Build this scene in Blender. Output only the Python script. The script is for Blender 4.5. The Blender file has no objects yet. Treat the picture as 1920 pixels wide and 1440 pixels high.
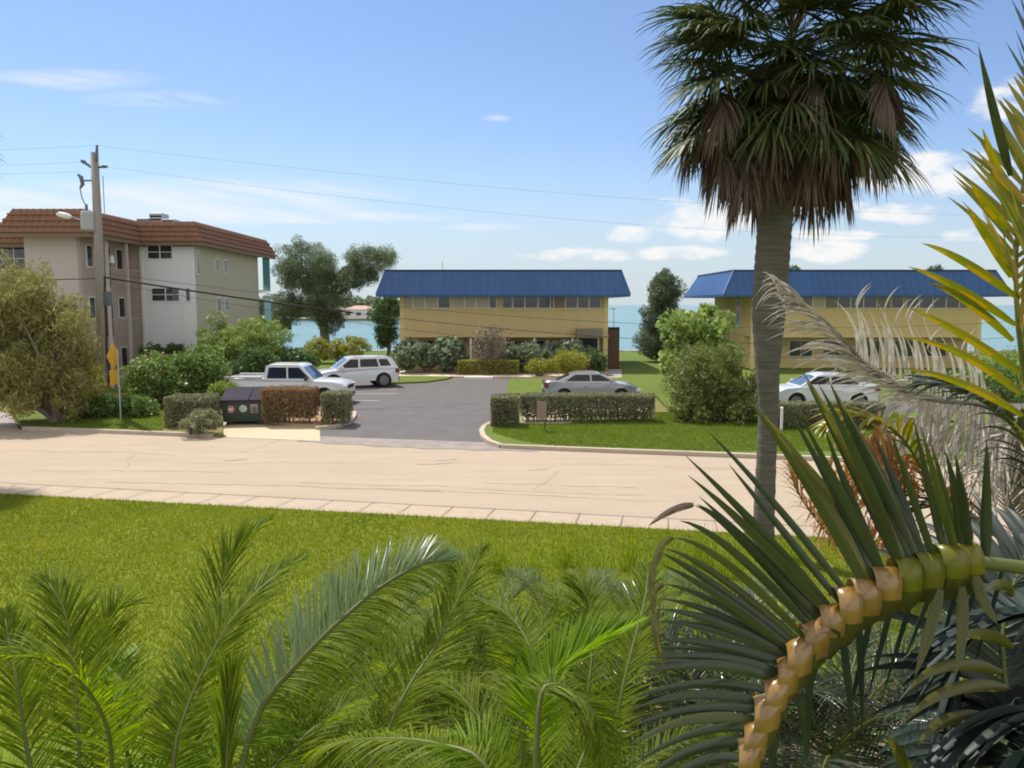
import bpy, math, random
import numpy as np
from mathutils import Vector, Matrix, noise
R = math.radians
random.seed(7)
RNG = np.random.default_rng(11)
C = bpy.context.scene.collection
scene = bpy.context.scene

# ---------------------------------------------------------------- camera, sky, sun, exposure
CAM = Vector((0, 0, 4.6))
PITCH = R(5.83)
FPX = 1450.0                      # focal length in photo pixels (1920 wide)
cd = bpy.data.cameras.new('camera'); cam = bpy.data.objects.new('camera', cd); C.objects.link(cam)
cam.location = CAM; cam.rotation_euler = (R(90) - PITCH, 0, 0)
cd.sensor_width = 36; cd.lens = 36 * FPX / 1920; cd.clip_start = .05; cd.clip_end = 60000
scene.camera = cam

SUN = Vector((-.33, .43, .84)).normalized()
sl = bpy.data.lights.new('sun', 'SUN'); so = bpy.data.objects.new('sun', sl); C.objects.link(so)
sl.energy = 3.3; sl.angle = R(.5); sl.color = (1, .955, .88)
so.rotation_euler = SUN.to_track_quat('Z', 'Y').to_euler()

def ray(px, py):
    u = (px - 960) / FPX; v = -(py - 720) / FPX
    return Vector((u, math.cos(PITCH) + v * math.sin(PITCH), v * math.cos(PITCH) - math.sin(PITCH)))
def P(px, py, Y):                 # a point of the place at depth Y
    d = ray(px, py); return CAM + d * (Y / d.y)
def G(px, py, z=0.0):             # a point of the place at height z
    d = ray(px, py); return CAM + d * ((z - CAM.z) / d.z)

world = bpy.data.worlds.new('World'); scene.world = world; world.use_nodes = True
nt = world.node_tree; N = nt.nodes; L = nt.links
N.clear()
def nd(t, **k):
    n = N.new(t)
    for a, b in k.items(): setattr(n, a, b)
    return n
def mth(op, a, b=None, c=None):
    n = nd('ShaderNodeMath', operation=op)
    for i, x in enumerate((a, b, c)):
        if x is None: continue
        if isinstance(x, (int, float)): n.inputs[i].default_value = x
        else: L.new(x, n.inputs[i])
    return n.outputs[0]
out = nd('ShaderNodeOutputWorld'); bg = nd('ShaderNodeBackground')
sky = nd('ShaderNodeTexSky'); sky.sky_type = 'NISHITA'; sky.sun_disc = False
sky.sun_elevation = math.asin(SUN.z); sky.sun_rotation = math.atan2(SUN.x, SUN.y)
sky.altitude = 0; sky.air_density = 1.0; sky.dust_density = .3; sky.ozone_density = 2.2
tc = nd('ShaderNodeTexCoord'); sp = nd('ShaderNodeSeparateXYZ'); L.new(tc.outputs['Generated'], sp.inputs[0])
yy = mth('MAXIMUM', sp.outputs[1], .02)
U = mth('DIVIDE', sp.outputs[0], yy); V = mth('DIVIDE', sp.outputs[2], yy)
# clouds: (px, py, rx, ry, strength), turned into directions
cmb = nd('ShaderNodeCombineXYZ'); L.new(U, cmb.inputs[0]); L.new(mth('MULTIPLY', V, 2.2), cmb.inputs[1])
nz = nd('ShaderNodeTexNoise'); nz.inputs['Scale'].default_value = 13; nz.inputs['Detail'].default_value = 10; nz.inputs['Roughness'].default_value = .58
L.new(cmb.outputs[0], nz.inputs['Vector'])
cmb2 = nd('ShaderNodeCombineXYZ'); L.new(mth('ADD', U, mth('MULTIPLY', V, 1.1)), cmb2.inputs[0]); L.new(mth('ADD', mth('MULTIPLY', V, 10), mth('MULTIPLY', U, 1.6)), cmb2.inputs[1])
nz2 = nd('ShaderNodeTexNoise'); nz2.inputs['Scale'].default_value = 4.2; nz2.inputs['Detail'].default_value = 9; nz2.inputs['Roughness'].default_value = .6
L.new(cmb2.outputs[0], nz2.inputs['Vector'])
CUM = [(1325, 412, 105, 34), (1185, 440, 42, 15), (1275, 474, 75, 13), (1262, 378, 34, 10), (1078, 478, 88, 12),
       (1540, 470, 75, 20), (1690, 398, 85, 18), (1745, 322, 145, 40), (1905, 190, 70, 34), (1570, 440, 70, 10), (1560, 385, 80, 12), (1850, 440, 60, 14)]
CIR = [(310, 185, 150, 15), (60, 385, 300, 45), (60, 400, 200, 30), (420, 365, 330, 34), (300, 395, 420, 30), (905, 426, 80, 9), (930, 222, 26, 7), (560, 408, 300, 12), (120, 150, 170, 20)]
def blob(px, py, rx, ry):
    d = ray(px, py); u0, v0 = d.x / d.y, d.z / d.y
    a = mth('DIVIDE', mth('SUBTRACT', U, u0), rx / FPX); b = mth('DIVIDE', mth('SUBTRACT', V, v0), ry / FPX)
    q = mth('ADD', mth('MULTIPLY', a, a), mth('MULTIPLY', b, b))
    return mth('SUBTRACT', 1.25, q)
acc = None
for b_ in CUM:
    v_ = blob(*b_); acc = v_ if acc is None else mth('MAXIMUM', acc, v_)
acc = mth('MAXIMUM', acc, -1.9)
cu = mth('ADD', mth('ADD', mth('MULTIPLY', mth('MINIMUM', acc, .75), 1.0), .42), mth('MULTIPLY', mth('SUBTRACT', nz.outputs[0], .5), 5.5))
r1 = nd('ShaderNodeMapRange'); r1.interpolation_type = 'SMOOTHSTEP'; L.new(cu, r1.inputs[0]); r1.inputs[1].default_value = .05; r1.inputs[2].default_value = 1.5; r1.inputs[4].default_value = .92
acc2 = None
for b_ in CIR:
    v_ = mth('MAXIMUM', blob(*b_), 0.0); acc2 = v_ if acc2 is None else mth('ADD', acc2, v_)
acc2 = mth('MINIMUM', acc2, 1.3)
r2 = nd('ShaderNodeMapRange'); L.new(mth('MULTIPLY', acc2, mth('SUBTRACT', nz2.outputs[0], .34)), r2.inputs[0]); r2.inputs[1].default_value = 0; r2.inputs[2].default_value = .36; r2.inputs[4].default_value = .65
cov = mth('MAXIMUM', r1.outputs[0], r2.outputs[0])
mx = nd('ShaderNodeMix', data_type='RGBA'); L.new(cov, mx.inputs[0])
hs = nd('ShaderNodeHueSaturation'); hs.inputs['Saturation'].default_value = .95; L.new(sky.outputs[0], hs.inputs['Color'])
tint = nd('ShaderNodeMix', data_type='RGBA', blend_type='MULTIPLY'); tint.inputs[0].default_value = 1; L.new(hs.outputs[0], tint.inputs[6]); tint.inputs[7].default_value = (.96, 1.03, 1.17, 1)
hz_ = nd('ShaderNodeMapRange'); hz_.interpolation_type = 'SMOOTHSTEP'; L.new(V, hz_.inputs[0]); hz_.inputs[1].default_value = -.02; hz_.inputs[2].default_value = .22; hz_.inputs[3].default_value = .9; hz_.inputs[4].default_value = 0
hm = nd('ShaderNodeMix', data_type='RGBA'); L.new(hz_.outputs[0], hm.inputs[0]); L.new(tint.outputs[2], hm.inputs[6]); hm.inputs[7].default_value = (4.9, 5.65, 6.2, 1)
L.new(hm.outputs[2], mx.inputs[6]); mx.inputs[7].default_value = (8.0, 7.9, 7.8, 1)
SKY_STRENGTH = .081
bg.inputs['Strength'].default_value = SKY_STRENGTH
# unseen bright cloud overhead and behind the camera, added to lift the shade
n3 = nd('ShaderNodeTexNoise'); n3.inputs['Scale'].default_value = 2.2; n3.inputs['Detail'].default_value = 5; L.new(tc.outputs['Generated'], n3.inputs['Vector'])
r3 = nd('ShaderNodeMapRange'); r3.interpolation_type = 'SMOOTHSTEP'; L.new(n3.outputs[0], r3.inputs[0]); r3.inputs[1].default_value = .40; r3.inputs[2].default_value = .56
r4 = nd('ShaderNodeMapRange'); r4.interpolation_type = 'SMOOTHSTEP'; L.new(sp.outputs[1], r4.inputs[0]); r4.inputs[1].default_value = .66; r4.inputs[2].default_value = .30; r4.inputs[3].default_value = 0; r4.inputs[4].default_value = 1
r5 = nd('ShaderNodeMapRange'); L.new(sp.outputs[2], r5.inputs[0]); r5.inputs[1].default_value = -.02; r5.inputs[2].default_value = .05
mx3 = nd('ShaderNodeMix', data_type='RGBA'); L.new(mth('MULTIPLY', mth('MULTIPLY', r3.outputs[0], r4.outputs[0]), r5.outputs[0]), mx3.inputs[0]); L.new(mx.outputs[2], mx3.inputs[6]); mx3.inputs[7].default_value = (9, 8.6, 8.1, 1)
L.new(mx3.outputs[2], bg.inputs['Color']); L.new(bg.outputs[0], out.inputs['Surface'])

vs = scene.view_settings; vs.view_transform = 'Standard'; vs.look = 'None'; vs.exposure = .6; vs.gamma = 1
scene.cycles.use_denoising = True
scene.cycles.max_bounces = 7; scene.cycles.transparent_max_bounces = 8
scene.cycles.filter_width = 1.9

# ---------------------------------------------------------------- materials
def mat(name, col, rough=.6, col2=None, scale=4.0, fac=.5, spec=.4, metal=0, bump=0, bscale=40, trans=0, isl=0, col3=None, coat=0, stretch=None, sheen=None, detail=5, emit=None):
    m = bpy.data.materials.new(name); m.use_nodes = True
    t = m.node_tree; n = t.nodes; l = t.links; b = n['Principled BSDF']; o = n['Material Output']
    b.inputs['Roughness'].default_value = rough; b.inputs['Metallic'].default_value = metal
    b.inputs['Specular IOR Level'].default_value = spec; b.inputs['Coat Weight'].default_value = coat
    c4 = lambda c: (c[0], c[1], c[2], 1)
    b.inputs['Base Color'].default_value = c4(col)
    src = None
    co = n.new('ShaderNodeTexCoord'); vec = co.outputs['Object']
    if stretch:
        mp = n.new('ShaderNodeMapping'); mp.inputs['Scale'].default_value = stretch; l.new(vec, mp.inputs[0]); vec = mp.outputs[0]
    if col2 is not None:
        nz = n.new('ShaderNodeTexNoise'); nz.inputs['Scale'].default_value = scale; nz.inputs['Detail'].default_value = detail; nz.inputs['Roughness'].default_value = .65
        l.new(vec, nz.inputs['Vector'])
        rp = n.new('ShaderNodeValToRGB'); rp.color_ramp.elements[0].color = c4(col); rp.color_ramp.elements[1].color = c4(col2)
        rp.color_ramp.elements[0].position = .5 - fac / 2 * .6; rp.color_ramp.elements[1].position = .5 + fac / 2 * .6
        l.new(nz.outputs[0], rp.inputs[0]); src = rp.outputs[0]
    if isl or col3 is not None:
        g = n.new('ShaderNodeNewGeometry'); mm = n.new('ShaderNodeMix'); mm.data_type = 'RGBA'
        mr = n.new('ShaderNodeMapRange'); l.new(g.outputs['Random Per Island'], mr.inputs[0]); mr.inputs[1].default_value = 1 - isl; mr.inputs[2].default_value = 1.0
        mr.inputs[3].default_value = 0; mr.inputs[4].default_value = .9
        l.new(mr.outputs[0], mm.inputs[0])
        if src: l.new(src, mm.inputs[6])
        else: mm.inputs[6].default_value = c4(col)
        mm.inputs[7].default_value = c4(col3 if col3 is not None else [min(1, x * 1.9) for x in col])
        src = mm.outputs[2]
    if src: l.new(src, b.inputs['Base Color'])
    if bump:
        nb = n.new('ShaderNodeTexNoise'); nb.inputs['Scale'].default_value = bscale; nb.inputs['Detail'].default_value = 4; l.new(vec, nb.inputs['Vector'])
        bp = n.new('ShaderNodeBump'); bp.inputs['Strength'].default_value = bump; bp.inputs['Distance'].default_value = .02
        l.new(nb.outputs[0], bp.inputs['Height']); l.new(bp.outputs[0], b.inputs['Normal'])
    if trans:
        tr = n.new('ShaderNodeBsdfTranslucent'); ms = n.new('ShaderNodeMixShader'); ms.inputs[0].default_value = trans
        hsv = n.new('ShaderNodeHueSaturation'); hsv.inputs['Value'].default_value = 1.6; hsv.inputs['Saturation'].default_value = 1.15
        if src: l.new(src, hsv.inputs['Color'])
        else: hsv.inputs['Color'].default_value = c4(col)
        l.new(hsv.outputs[0], tr.inputs['Color'])
        l.new(b.outputs[0], ms.inputs[1]); l.new(tr.outputs[0], ms.inputs[2]); l.new(ms.outputs[0], o.inputs['Surface'])
    if emit:
        b.inputs['Emission Color'].default_value = c4(emit[0]); b.inputs['Emission Strength'].default_value = emit[1]
    return m

# ---------------------------------------------------------------- mesh helpers
class MB:
    def __init__(s): s.v = []; s.f = []
    def add(s, vs_, fs_):
        b = len(s.v); s.v += [tuple(x) for x in vs_]; s.f += [tuple(i + b for i in f) for f in fs_]
    def box(s, x0, x1, y0, y1, z0, z1):
        s.add([(x0, y0, z0), (x1, y0, z0), (x1, y1, z0), (x0, y1, z0), (x0, y0, z1), (x1, y0, z1), (x1, y1, z1), (x0, y1, z1)],
              [(0, 3, 2, 1), (4, 5, 6, 7), (0, 1, 5, 4), (1, 2, 6, 5), (2, 3, 7, 6), (3, 0, 4, 7)]); return s
    def prism(s, pts, z0, z1):       # pts: xy list, any winding
        a = sum(pts[i][0] * pts[(i + 1) % len(pts)][1] - pts[(i + 1) % len(pts)][0] * pts[i][1] for i in range(len(pts)))
        if a < 0: pts = pts[::-1]
        n = len(pts)
        s.add([(p[0], p[1], z0) for p in pts] + [(p[0], p[1], z1) for p in pts],
              [tuple(range(n - 1, -1, -1)), tuple(range(n, 2 * n))] + [(i, (i + 1) % n, n + (i + 1) % n, n + i) for i in range(n)]); return s
    def tube(s, pts, rads, seg=8, cap=True):
        pts = [Vector(p) for p in pts]
        if not hasattr(rads, '__len__'): rads = [rads] * len(pts)
        vs_ = []; up = None
        for i, p in enumerate(pts):
            t = (pts[min(i + 1, len(pts) - 1)] - pts[max(i - 1, 0)]).normalized()
            if up is None: up = Vector((1, 0, 0)) if abs(t.x) < .8 else Vector((0, 1, 0))
            a = (up - t * up.dot(t)).normalized(); b = t.cross(a); up = a
            for k in range(seg):
                an = 2 * math.pi * k / seg; vs_.append(p + (a * math.cos(an) + b * math.sin(an)) * rads[i])
        fs_ = [(i * seg + k, i * seg + (k + 1) % seg, (i + 1) * seg + (k + 1) % seg, (i + 1) * seg + k) for i in range(len(pts) - 1) for k in range(seg)]
        if cap: fs_ += [tuple(range(seg - 1, -1, -1)), tuple((len(pts) - 1) * seg + k for k in range(seg))]
        s.add(vs_, fs_); return s
    def bar(s, a, b, w, h=None):
        h = h or w; a = Vector(a); b = Vector(b); t = (b - a).normalized()
        u = Vector((0, 0, 1)) if abs(t.z) < .9 else Vector((0, 1, 0)); sd = t.cross(u).normalized() * w / 2; up = sd.cross(t).normalized() * h / 2
        s.add([a - sd - up, a + sd - up, a + sd + up, a - sd + up, b - sd - up, b + sd - up, b + sd + up, b - sd + up],
              [(0, 1, 2, 3), (7, 6, 5, 4), (0, 4, 5, 1), (1, 5, 6, 2), (2, 6, 7, 3), (3, 7, 4, 0)]); return s
    def build(s, name, m, parent=None, smooth=False, bevel=0):
        me = bpy.data.meshes.new(name); me.from_pydata(s.v, [], s.f); me.update()
        if smooth: me.polygons.foreach_set('use_smooth', [True] * len(me.polygons))
        me.materials.append(m)
        o = bpy.data.objects.new(name, me); C.objects.link(o)
        if parent: o.parent = parent; o.matrix_parent_inverse = Matrix.Identity(4)
        if bevel:
            bv = o.modifiers.new('bevel', 'BEVEL'); bv.width = bevel; bv.segments = 2; bv.limit_method = 'ANGLE'
        return o
def tag(o, label=None, cat=None, group=None, kind=None):
    if label: o['label'] = label
    if cat: o['category'] = cat
    if group: o['group'] = group
    if kind: o['kind'] = kind
    return o
def empty(name, loc=(0, 0, 0), rz=0, **k):
    o = bpy.data.objects.new(name, None); C.objects.link(o); o.location = loc; o.rotation_euler = (0, 0, rz); o.empty_display_size = .2
    return tag(o, **k)
def struct(name, mb, m, **k):
    return tag(mb.build(name, m, **k), kind='structure')
def copy_tree(o, parent=None):
    c = o.copy(); C.objects.link(c); c.parent = parent
    for ch in list(o.children): copy_tree(ch, c)
    return c
def quads(name, co, m, parent=None, nv=4):      # co: (n*nv, 3) array, every nv vertices one face
    co = np.ascontiguousarray(co, dtype=np.float32).reshape(-1, 3); n = len(co) // nv
    me = bpy.data.meshes.new(name); me.vertices.add(n * nv); me.vertices.foreach_set('co', co.ravel())
    me.loops.add(n * nv); me.loops.foreach_set('vertex_index', np.arange(n * nv, dtype=np.int32))
    me.polygons.add(n); me.polygons.foreach_set('loop_start', np.arange(0, n * nv, nv, dtype=np.int32)); me.polygons.foreach_set('loop_total', np.full(n, nv, dtype=np.int32))
    me.update(calc_edges=True); me.materials.append(m)
    o = bpy.data.objects.new(name, me); C.objects.link(o)
    if parent: o.parent = parent
    return o
def leafquads(pts, size, aspect=.45, up=.3, rng=RNG, jit=.35, hang=0):   # diamond leaves at pts
    n = len(pts); d = rng.normal(size=(n, 3)); d[:, 2] += up - hang; d /= np.linalg.norm(d, axis=1)[:, None]
    r = rng.normal(size=(n, 3)); s = np.cross(d, r); s /= np.linalg.norm(s, axis=1)[:, None] + 1e-9
    L_ = (size * (1 + jit * rng.normal(size=n)).clip(.4, 1.8))[:, None]; nn = np.cross(s, d)
    a = pts - d * L_ * .5; c = pts + d * L_ * .5; mid = pts + nn * L_ * .06
    return np.stack([a, mid + s * L_ * aspect * .5, c, mid - s * L_ * aspect * .5], axis=1).reshape(-1, 3)
# ---------------------------------------------------------------- the setting
M = {}
M['grass'] = mat('lawn_grass', (.12, .155, .016), .9, (.19, .22, .025), .55, .8, spec=.1, bump=.6, bscale=60)
M['grass2'] = mat('verge_grass', (.10, .15, .025), .9, (.15, .19, .04), 1.2, .8, spec=.1, bump=.5, bscale=40)
M['blade'] = mat('grass_blades', (.11, .165, .013), .7, (.28, .285, .03), .45, .9, spec=.15, trans=.35, isl=.5, col3=(.27, .30, .06))
M['road'] = mat('concrete_road', (.385, .31, .23), .9, (.465, .378, .285), 1.6, .9, spec=.15, bump=.3, bscale=90, stretch=(.2, 1, 1), detail=10)
M['gutter'] = mat('gutter_concrete', (.40, .32, .24), .9, (.48, .39, .29), 3.0, .9, spec=.15, bump=.2)
M['kerb'] = mat('kerb_concrete', (.42, .35, .28), .9, (.55, .47, .38), 3.0, .9, spec=.15)
M['asphalt'] = mat('asphalt', (.115, .105, .102), .85, (.155, .143, .138), 1.3, .9, spec=.25, bump=.3, bscale=150)
M['pad'] = mat('pale_concrete', (.50, .43, .29), .9, (.57, .49, .34), 1.5, .9, spec=.15)
M['mulch'] = mat('mulch', (.42, .25, .14), .95, (.60, .42, .27), 5, .9, spec=.1, bump=.6)
M['soil'] = mat('soil', (.16, .15, .05), .95, (.24, .21, .09), .7, .9, spec=.1)
M['paint'] = mat('line_paint', (.55, .54, .50), .8, (.75, .74, .7), 6, .9)
M['joint'] = mat('joint_tar', (.24, .20, .16), .9)
M['crack'] = mat('tar_crack', (.27, .22, .175), .9)

def line(p, q, extl, extr):        # extend a ground line both ways
    p = Vector((p.x, p.y)); q = Vector((q.x, q.y)); d = (q - p).normalized(); return p - d * extl, q + d * extr, d
n0, n1, nd_ = line(G(0, 905), G(1300, 975), 60, 60)      # road / gutter line
f0, f1, fd_ = line(G(100, 808), G(1400, 858), 60, 60)    # far edge of the road
g0, g1, gd_ = line(G(0, 930), G(1300, 1000), 60, 60)     # gutter / lawn line
struct('ground', MB().box(-260, 260, -60, 76, -1.5, -.03), M['soil'])
struct('road', MB().add([(n0.x, n0.y, 0), (n1.x, n1.y, 0), (f1.x, f1.y, 0), (f0.x, f0.y, 0)], [(0, 1, 2, 3)]) or MB(), M['road']) if 0 else None
b = MB(); b.add([(n0.x, n0.y - .05, 0), (n1.x, n1.y - .05, 0), (f1.x, f1.y, 0), (f0.x, f0.y, 0)], [(0, 1, 2, 3)]); struct('road', b, M['road'])
b = MB(); b.add([(g0.x, g0.y - .05, .055), (g1.x, g1.y - .05, .055), (n1.x, n1.y, .004), (n0.x, n0.y, .004)], [(0, 1, 2, 3)]); struct('gutter', b, M['gutter'])
# joints across the gutter every metre or so, and the dark seam along it
b = MB(); perp = Vector((-nd_.y, nd_.x)); k = 0.0
base_ = Vector((G(628, 938).x, G(628, 938).y)); wg = 1.6
def gz(p):
    a = (p - g0).dot(Vector((-gd_.y, gd_.x))); c_ = (n0 - p).dot(Vector((-nd_.y, nd_.x)))
    t = a / max(1e-6, a + c_); return .055 * (1 - t) + .004 * t + .012
for k in range(-26, 26):
    c0 = base_ + nd_ * (k * .97 + random.uniform(-.03, .03))
    pts = []
    for s_ in (-2.4, 0.02):
        pts.append(c0 + perp * s_)
    # clip near end to lawn line
    dn = (pts[0] - g0).dot(Vector((-gd_.y, gd_.x)))
    tot = (pts[1] - g0).dot(Vector((-gd_.y, gd_.x)))
    pts[0] = pts[0] + (pts[1] - pts[0]) * max(0, -dn / (tot - dn))
    w = .009
    q = [pts[0] - nd_ * w, pts[0] + nd_ * w, pts[1] + nd_ * w, pts[1] - nd_ * w]
    b.add([(x.x, x.y, gz(x)) for x in q], [(0, 1, 2, 3)])
for j in range(120):
    a = n0 + nd_ * (45 + j * .5); wv = .026 + .02 * noise.noise(Vector((j * .3, 0, 0))); a2 = n0 + nd_ * (45 + j * .5 + .5); off = perp * (.06 * noise.noise(Vector((j * .17, 3, 0)))); off2 = perp * (.06 * noise.noise(Vector(((j + 1) * .17, 3, 0))))
    q = [a + off - perp * wv, a2 + off2 - perp * wv, a2 + off2 + perp * wv, a + off + perp * wv]
    b.add([(x.x, x.y, .0095) for x in q], [(0, 1, 2, 3)])
struct('gutter_joints', b, M['joint'])
# cracks and stains in the road
b = MB()
def crack(px, py, ln, ang, w=.02):
    p = G(px, py); p = Vector((p.x, p.y)); a = ang; prev = p
    for i in range(int(ln / .25)):
        a = ang + random.uniform(-.25, .25); nx = prev + Vector((math.cos(a), math.sin(a))) * .25; s_ = Vector((-math.sin(a), math.cos(a))) * w * random.uniform(.4, 1)
        b.add([(x.x, x.y, .005) for x in (prev - s_, nx - s_, nx + s_, prev + s_)], [(0, 1, 2, 3)]); prev = nx
for a_ in ((60, 845, 5, -.1, .012), (560, 905, 9, -.12, .012), (905, 905, 4, -.15, .012), (200, 905, 9, -.1, .014), (330, 870, 6, .02, .010), (700, 915, 8, -.12, .012), (1050, 870, 6, -.1, .010), (60, 880, 6, -.05, .011), (450, 850, 3, 1.3, .010), (1000, 920, 2.5, 1.2, .010), (250, 850, 2.5, -1.2, .010)):
    crack(*a_)
struct('road_cracks', b, M['crack'])
b = MB()
for px, py, ln in ((815, 868, .9), (838, 862, .5), (440, 862, .6), (1010, 880, .5)):
    p = G(px, py); b.add([(p.x + ln * .6 * math.cos(t) * (1 + .25 * noise.noise(Vector((t * 2, px, 0)))), p.y + .22 * ln * math.sin(t) + .1 * math.cos(t), .009) for t in [i * .4488 for i in range(14)]], [tuple(range(14))])
struct('road_stain', b, mat('road_stain_tar', (.33, .26, .2), .9, (.5, .4, .31), 9, .9))

# near lawn
b = MB(); b.prism([(g0.x, g0.y), (g1.x, g1.y), (90, -50), (-90, -50)], -.02, .06); struct('near_lawn', b, M['grass'])

slab_near = MB(); slab_near.prism([(-1.9, 3.5), (-2.3, 6), (-1.2, 8.6), (2, 9.2), (5.5, 9.0), (8, 7), (8, 3.5)], .0, .068); struct('planting_bed', slab_near, mat('brown_mulch', (.20, .12, .075), .95, (.40, .27, .19), 7, .9, spec=.1, bump=.8))
# far side: asphalt under everything between road and buildings
def xy(px, py): p = G(px, py); return (p.x, p.y)
def fr(t): q = f0 + fd_ * t; return (q.x, q.y)
def fpx(px):                         # the point of the far road edge under photo column px
    lo, hi = 0, 220
    for _ in range(50):
        m_ = (lo + hi) / 2; q = f0 + fd_ * m_
        e = (q.x * FPX / ((q.y) * math.cos(PITCH) + 4.6 * math.sin(PITCH))) + 960
        if e < px: lo = m_
        else: hi = m_
    q = f0 + fd_ * lo; return (q.x, q.y)
e0, e1 = fpx(380), fpx(1010)
b = MB(); b.add([(x, y, .005) for x, y in (e0, e1, (e1[0] + .5, 52), (-20, 52))], [(0, 1, 2, 3)])
b.add([(x, y, .0052) for x, y in (xy(900, 770), (xy(1228, 770)[0], xy(900, 770)[1]), xy(1228, 741), xy(960, 741))], [(0, 1, 2, 3)])
struct('driveway', b, M['asphalt'])
b = MB()                            # the ragged overlap where asphalt meets the concrete road
ap = [fpx(x) for x in range(560, 1011, 30)]
b.add([(x, y - .25 - .35 * math.sin((i / len(ap)) * 3.14) + .1 * math.sin(i * 2.1), .010) for i, (x, y) in enumerate(ap)] + [(x, y + .9, .010) for x, y in ap[::-1]], [tuple(range(2 * len(ap)))])
struct('driveway_apron', b, mat('worn_asphalt', (.21, .185, .17), .9, (.36, .31, .26), 2.2, .9, bump=.3, bscale=90))
b = MB()
for (xa, ya, xb, yb) in ((648, 730, 745, 730), (650, 738.5, 742, 738.5), (648, 752, 712, 751.5), (560, 812, 900, 826)):
    p = G(xa, ya); q = G(xb, yb); b.add([(p.x, p.y - .05, .014), (q.x, q.y - .05, .014), (q.x, q.y + .05, .014), (p.x, p.y + .05, .014)], [(0, 1, 2, 3)])
    if ya == 812: b.v = b.v[:-4]; b.f = b.f[:-1]
struct('parking_lines', b, M['paint'])

def slab(name, pts, m, z1=.10, z0=-.02): b = MB(); b.prism(pts, z0, z1); return struct(name, b, m)
# right verge with its rounded corner
rc = [xy(925, 795), xy(908, 803), xy(903, 812), xy(906, 822), xy(918, 832), xy(940, 840)]
rfar = [(-0, 0)]
rv = rc + [fpx(985), fpx(1500), fpx(2600), (xy(925, 795)[0] + 60, xy(925, 778)[1] + 2), xy(925, 778)]
slab('verge_right', rv, M['grass2'], .11)
kb = MB(); kp = [Vector((*p, 0)) for p in [xy(925, 786)] + rc + [fpx(985)] + [fpx(x) for x in range(1040, 2500, 120)]]
for i in range(len(kp) - 1):
    d = (kp[i + 1] - kp[i]).normalized(); s_ = Vector((-d.y, d.x, 0)) * .09
    q = [kp[i] - s_, kp[i + 1] - s_, kp[i + 1] + s_, kp[i] + s_]; kb.prism([(v.x, v.y) for v in q], -.02, .125 + .0015 * (i % 2))
struct('kerb_right', kb, M['kerb'])
# right bed soil strip below hedge
slab('hedge_bed', [xy(975, 801), xy(1050, 800), xy(1090, 796), xy(1228, 788), xy(1228, 770), xy(975, 770)], M['pad'], .116, .1)
# lawn behind the parking and around it on the right
slab('back_lawn', [(xy(950, 741)[0], xy(950, 741)[1]), (xy(1226, 741)[0], xy(1226, 741)[1]), (xy(1226, 775)[0] + .8, xy(925, 778)[1] + .9), (xy(925, 795)[0] + 60, xy(925, 778)[1] + .9), (60, 75.5), (7.0, 75.5), (7.2, 53), (xy(1160, 712)[0], xy(1160, 712)[1]), xy(955, 713.5)], M['grass2'], .10)
# left verge
lx = xy(45, 808)
slab('verge_left', [fpx(42), fpx(300), (xy(300, 778)), xy(25, 778)], M['grass2'], .11)
slab('hedge_bed', [fpx(300.5), fpx(418), xy(418, 776), xy(300.5, 776)], M['soil'], .10)
slab('hedge_bed', [xy(590, 803), xy(640, 800), xy(662, 785), xy(662, 776), xy(480, 776), xy(480, 793)], M['mulch'], .10)
kb = MB(); kp = [Vector((*p, 0)) for p in [fpx(45), fpx(150), fpx(300), fpx(400)]]
kp2 = [Vector((*p, 0)) for p in [xy(592, 806), xy(630, 803), xy(655, 794), xy(664, 784), xy(664, 776)]]
for kk in (kp, kp2):
    for i in range(len(kk) - 1):
        d = (kk[i + 1] - kk[i]).normalized(); s_ = Vector((-d.y, d.x, 0)) * .09
        q = [kk[i] - s_, kk[i + 1] - s_, kk[i + 1] + s_, kk[i] + s_]; kb.prism([(v.x, v.y) for v in q], -.02, .125 + .0015 * (i % 2))
struct('kerb_left', kb, M['kerb'])
slab('dumpster_pad', [fpx(425), fpx(600), xy(600, 806), xy(590, 800), xy(480, 790), xy(480, 785), xy(395, 785)], M['pad'], .012, .0)
slab('side_street', [fpx(-200), fpx(36), xy(20, 778), xy(-60, 755), xy(-400, 755)], mat('grey_paving', (.3, .26, .25), .9, (.38, .33, .31), 2, .9), .012, 0)
# back of the parking: grass tongue, walk, mulch, back beds
slab('back_verge', [xy(725, 721), xy(800, 718), xy(838, 712.5), xy(850, 708), xy(730, 708)], M['grass2'], .10)
slab('front_walk', [xy(730, 707.5), xy(1160, 711), (xy(1160, 700)[0], xy(1160, 700)[1]), (xy(730, 698)[0], xy(730, 698)[1])], mat('walk_concrete', (.62, .49, .35), .9, (.72, .6, .45), 1, .9), .105)
slab('planting_bed', [(xy(730, 697.5)), (xy(1135, 699.5)), (6.6, 53.8), (-9.4, 53.8)], M['mulch'], .10)
slab('entrance_path', [xy(1136, 710.5), xy(1166, 710.5), (7.7, 54.2), (6.75, 54.2)], mat('path_grey', (.30, .27, .24), .9, (.4, .36, .32), 2, .9), .112)
slab('west_lawn', [(-90, 40.8), (-20.1, 40.8), (-20.1, 44.0), (-9.6, 44.6), (-9.6, 75.5), (-90, 75.5)], M['grass2'], .09)
struct('seawall', MB().box(-260, 260, 75.6, 76.3, -2.5, .15), M['kerb'])
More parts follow.
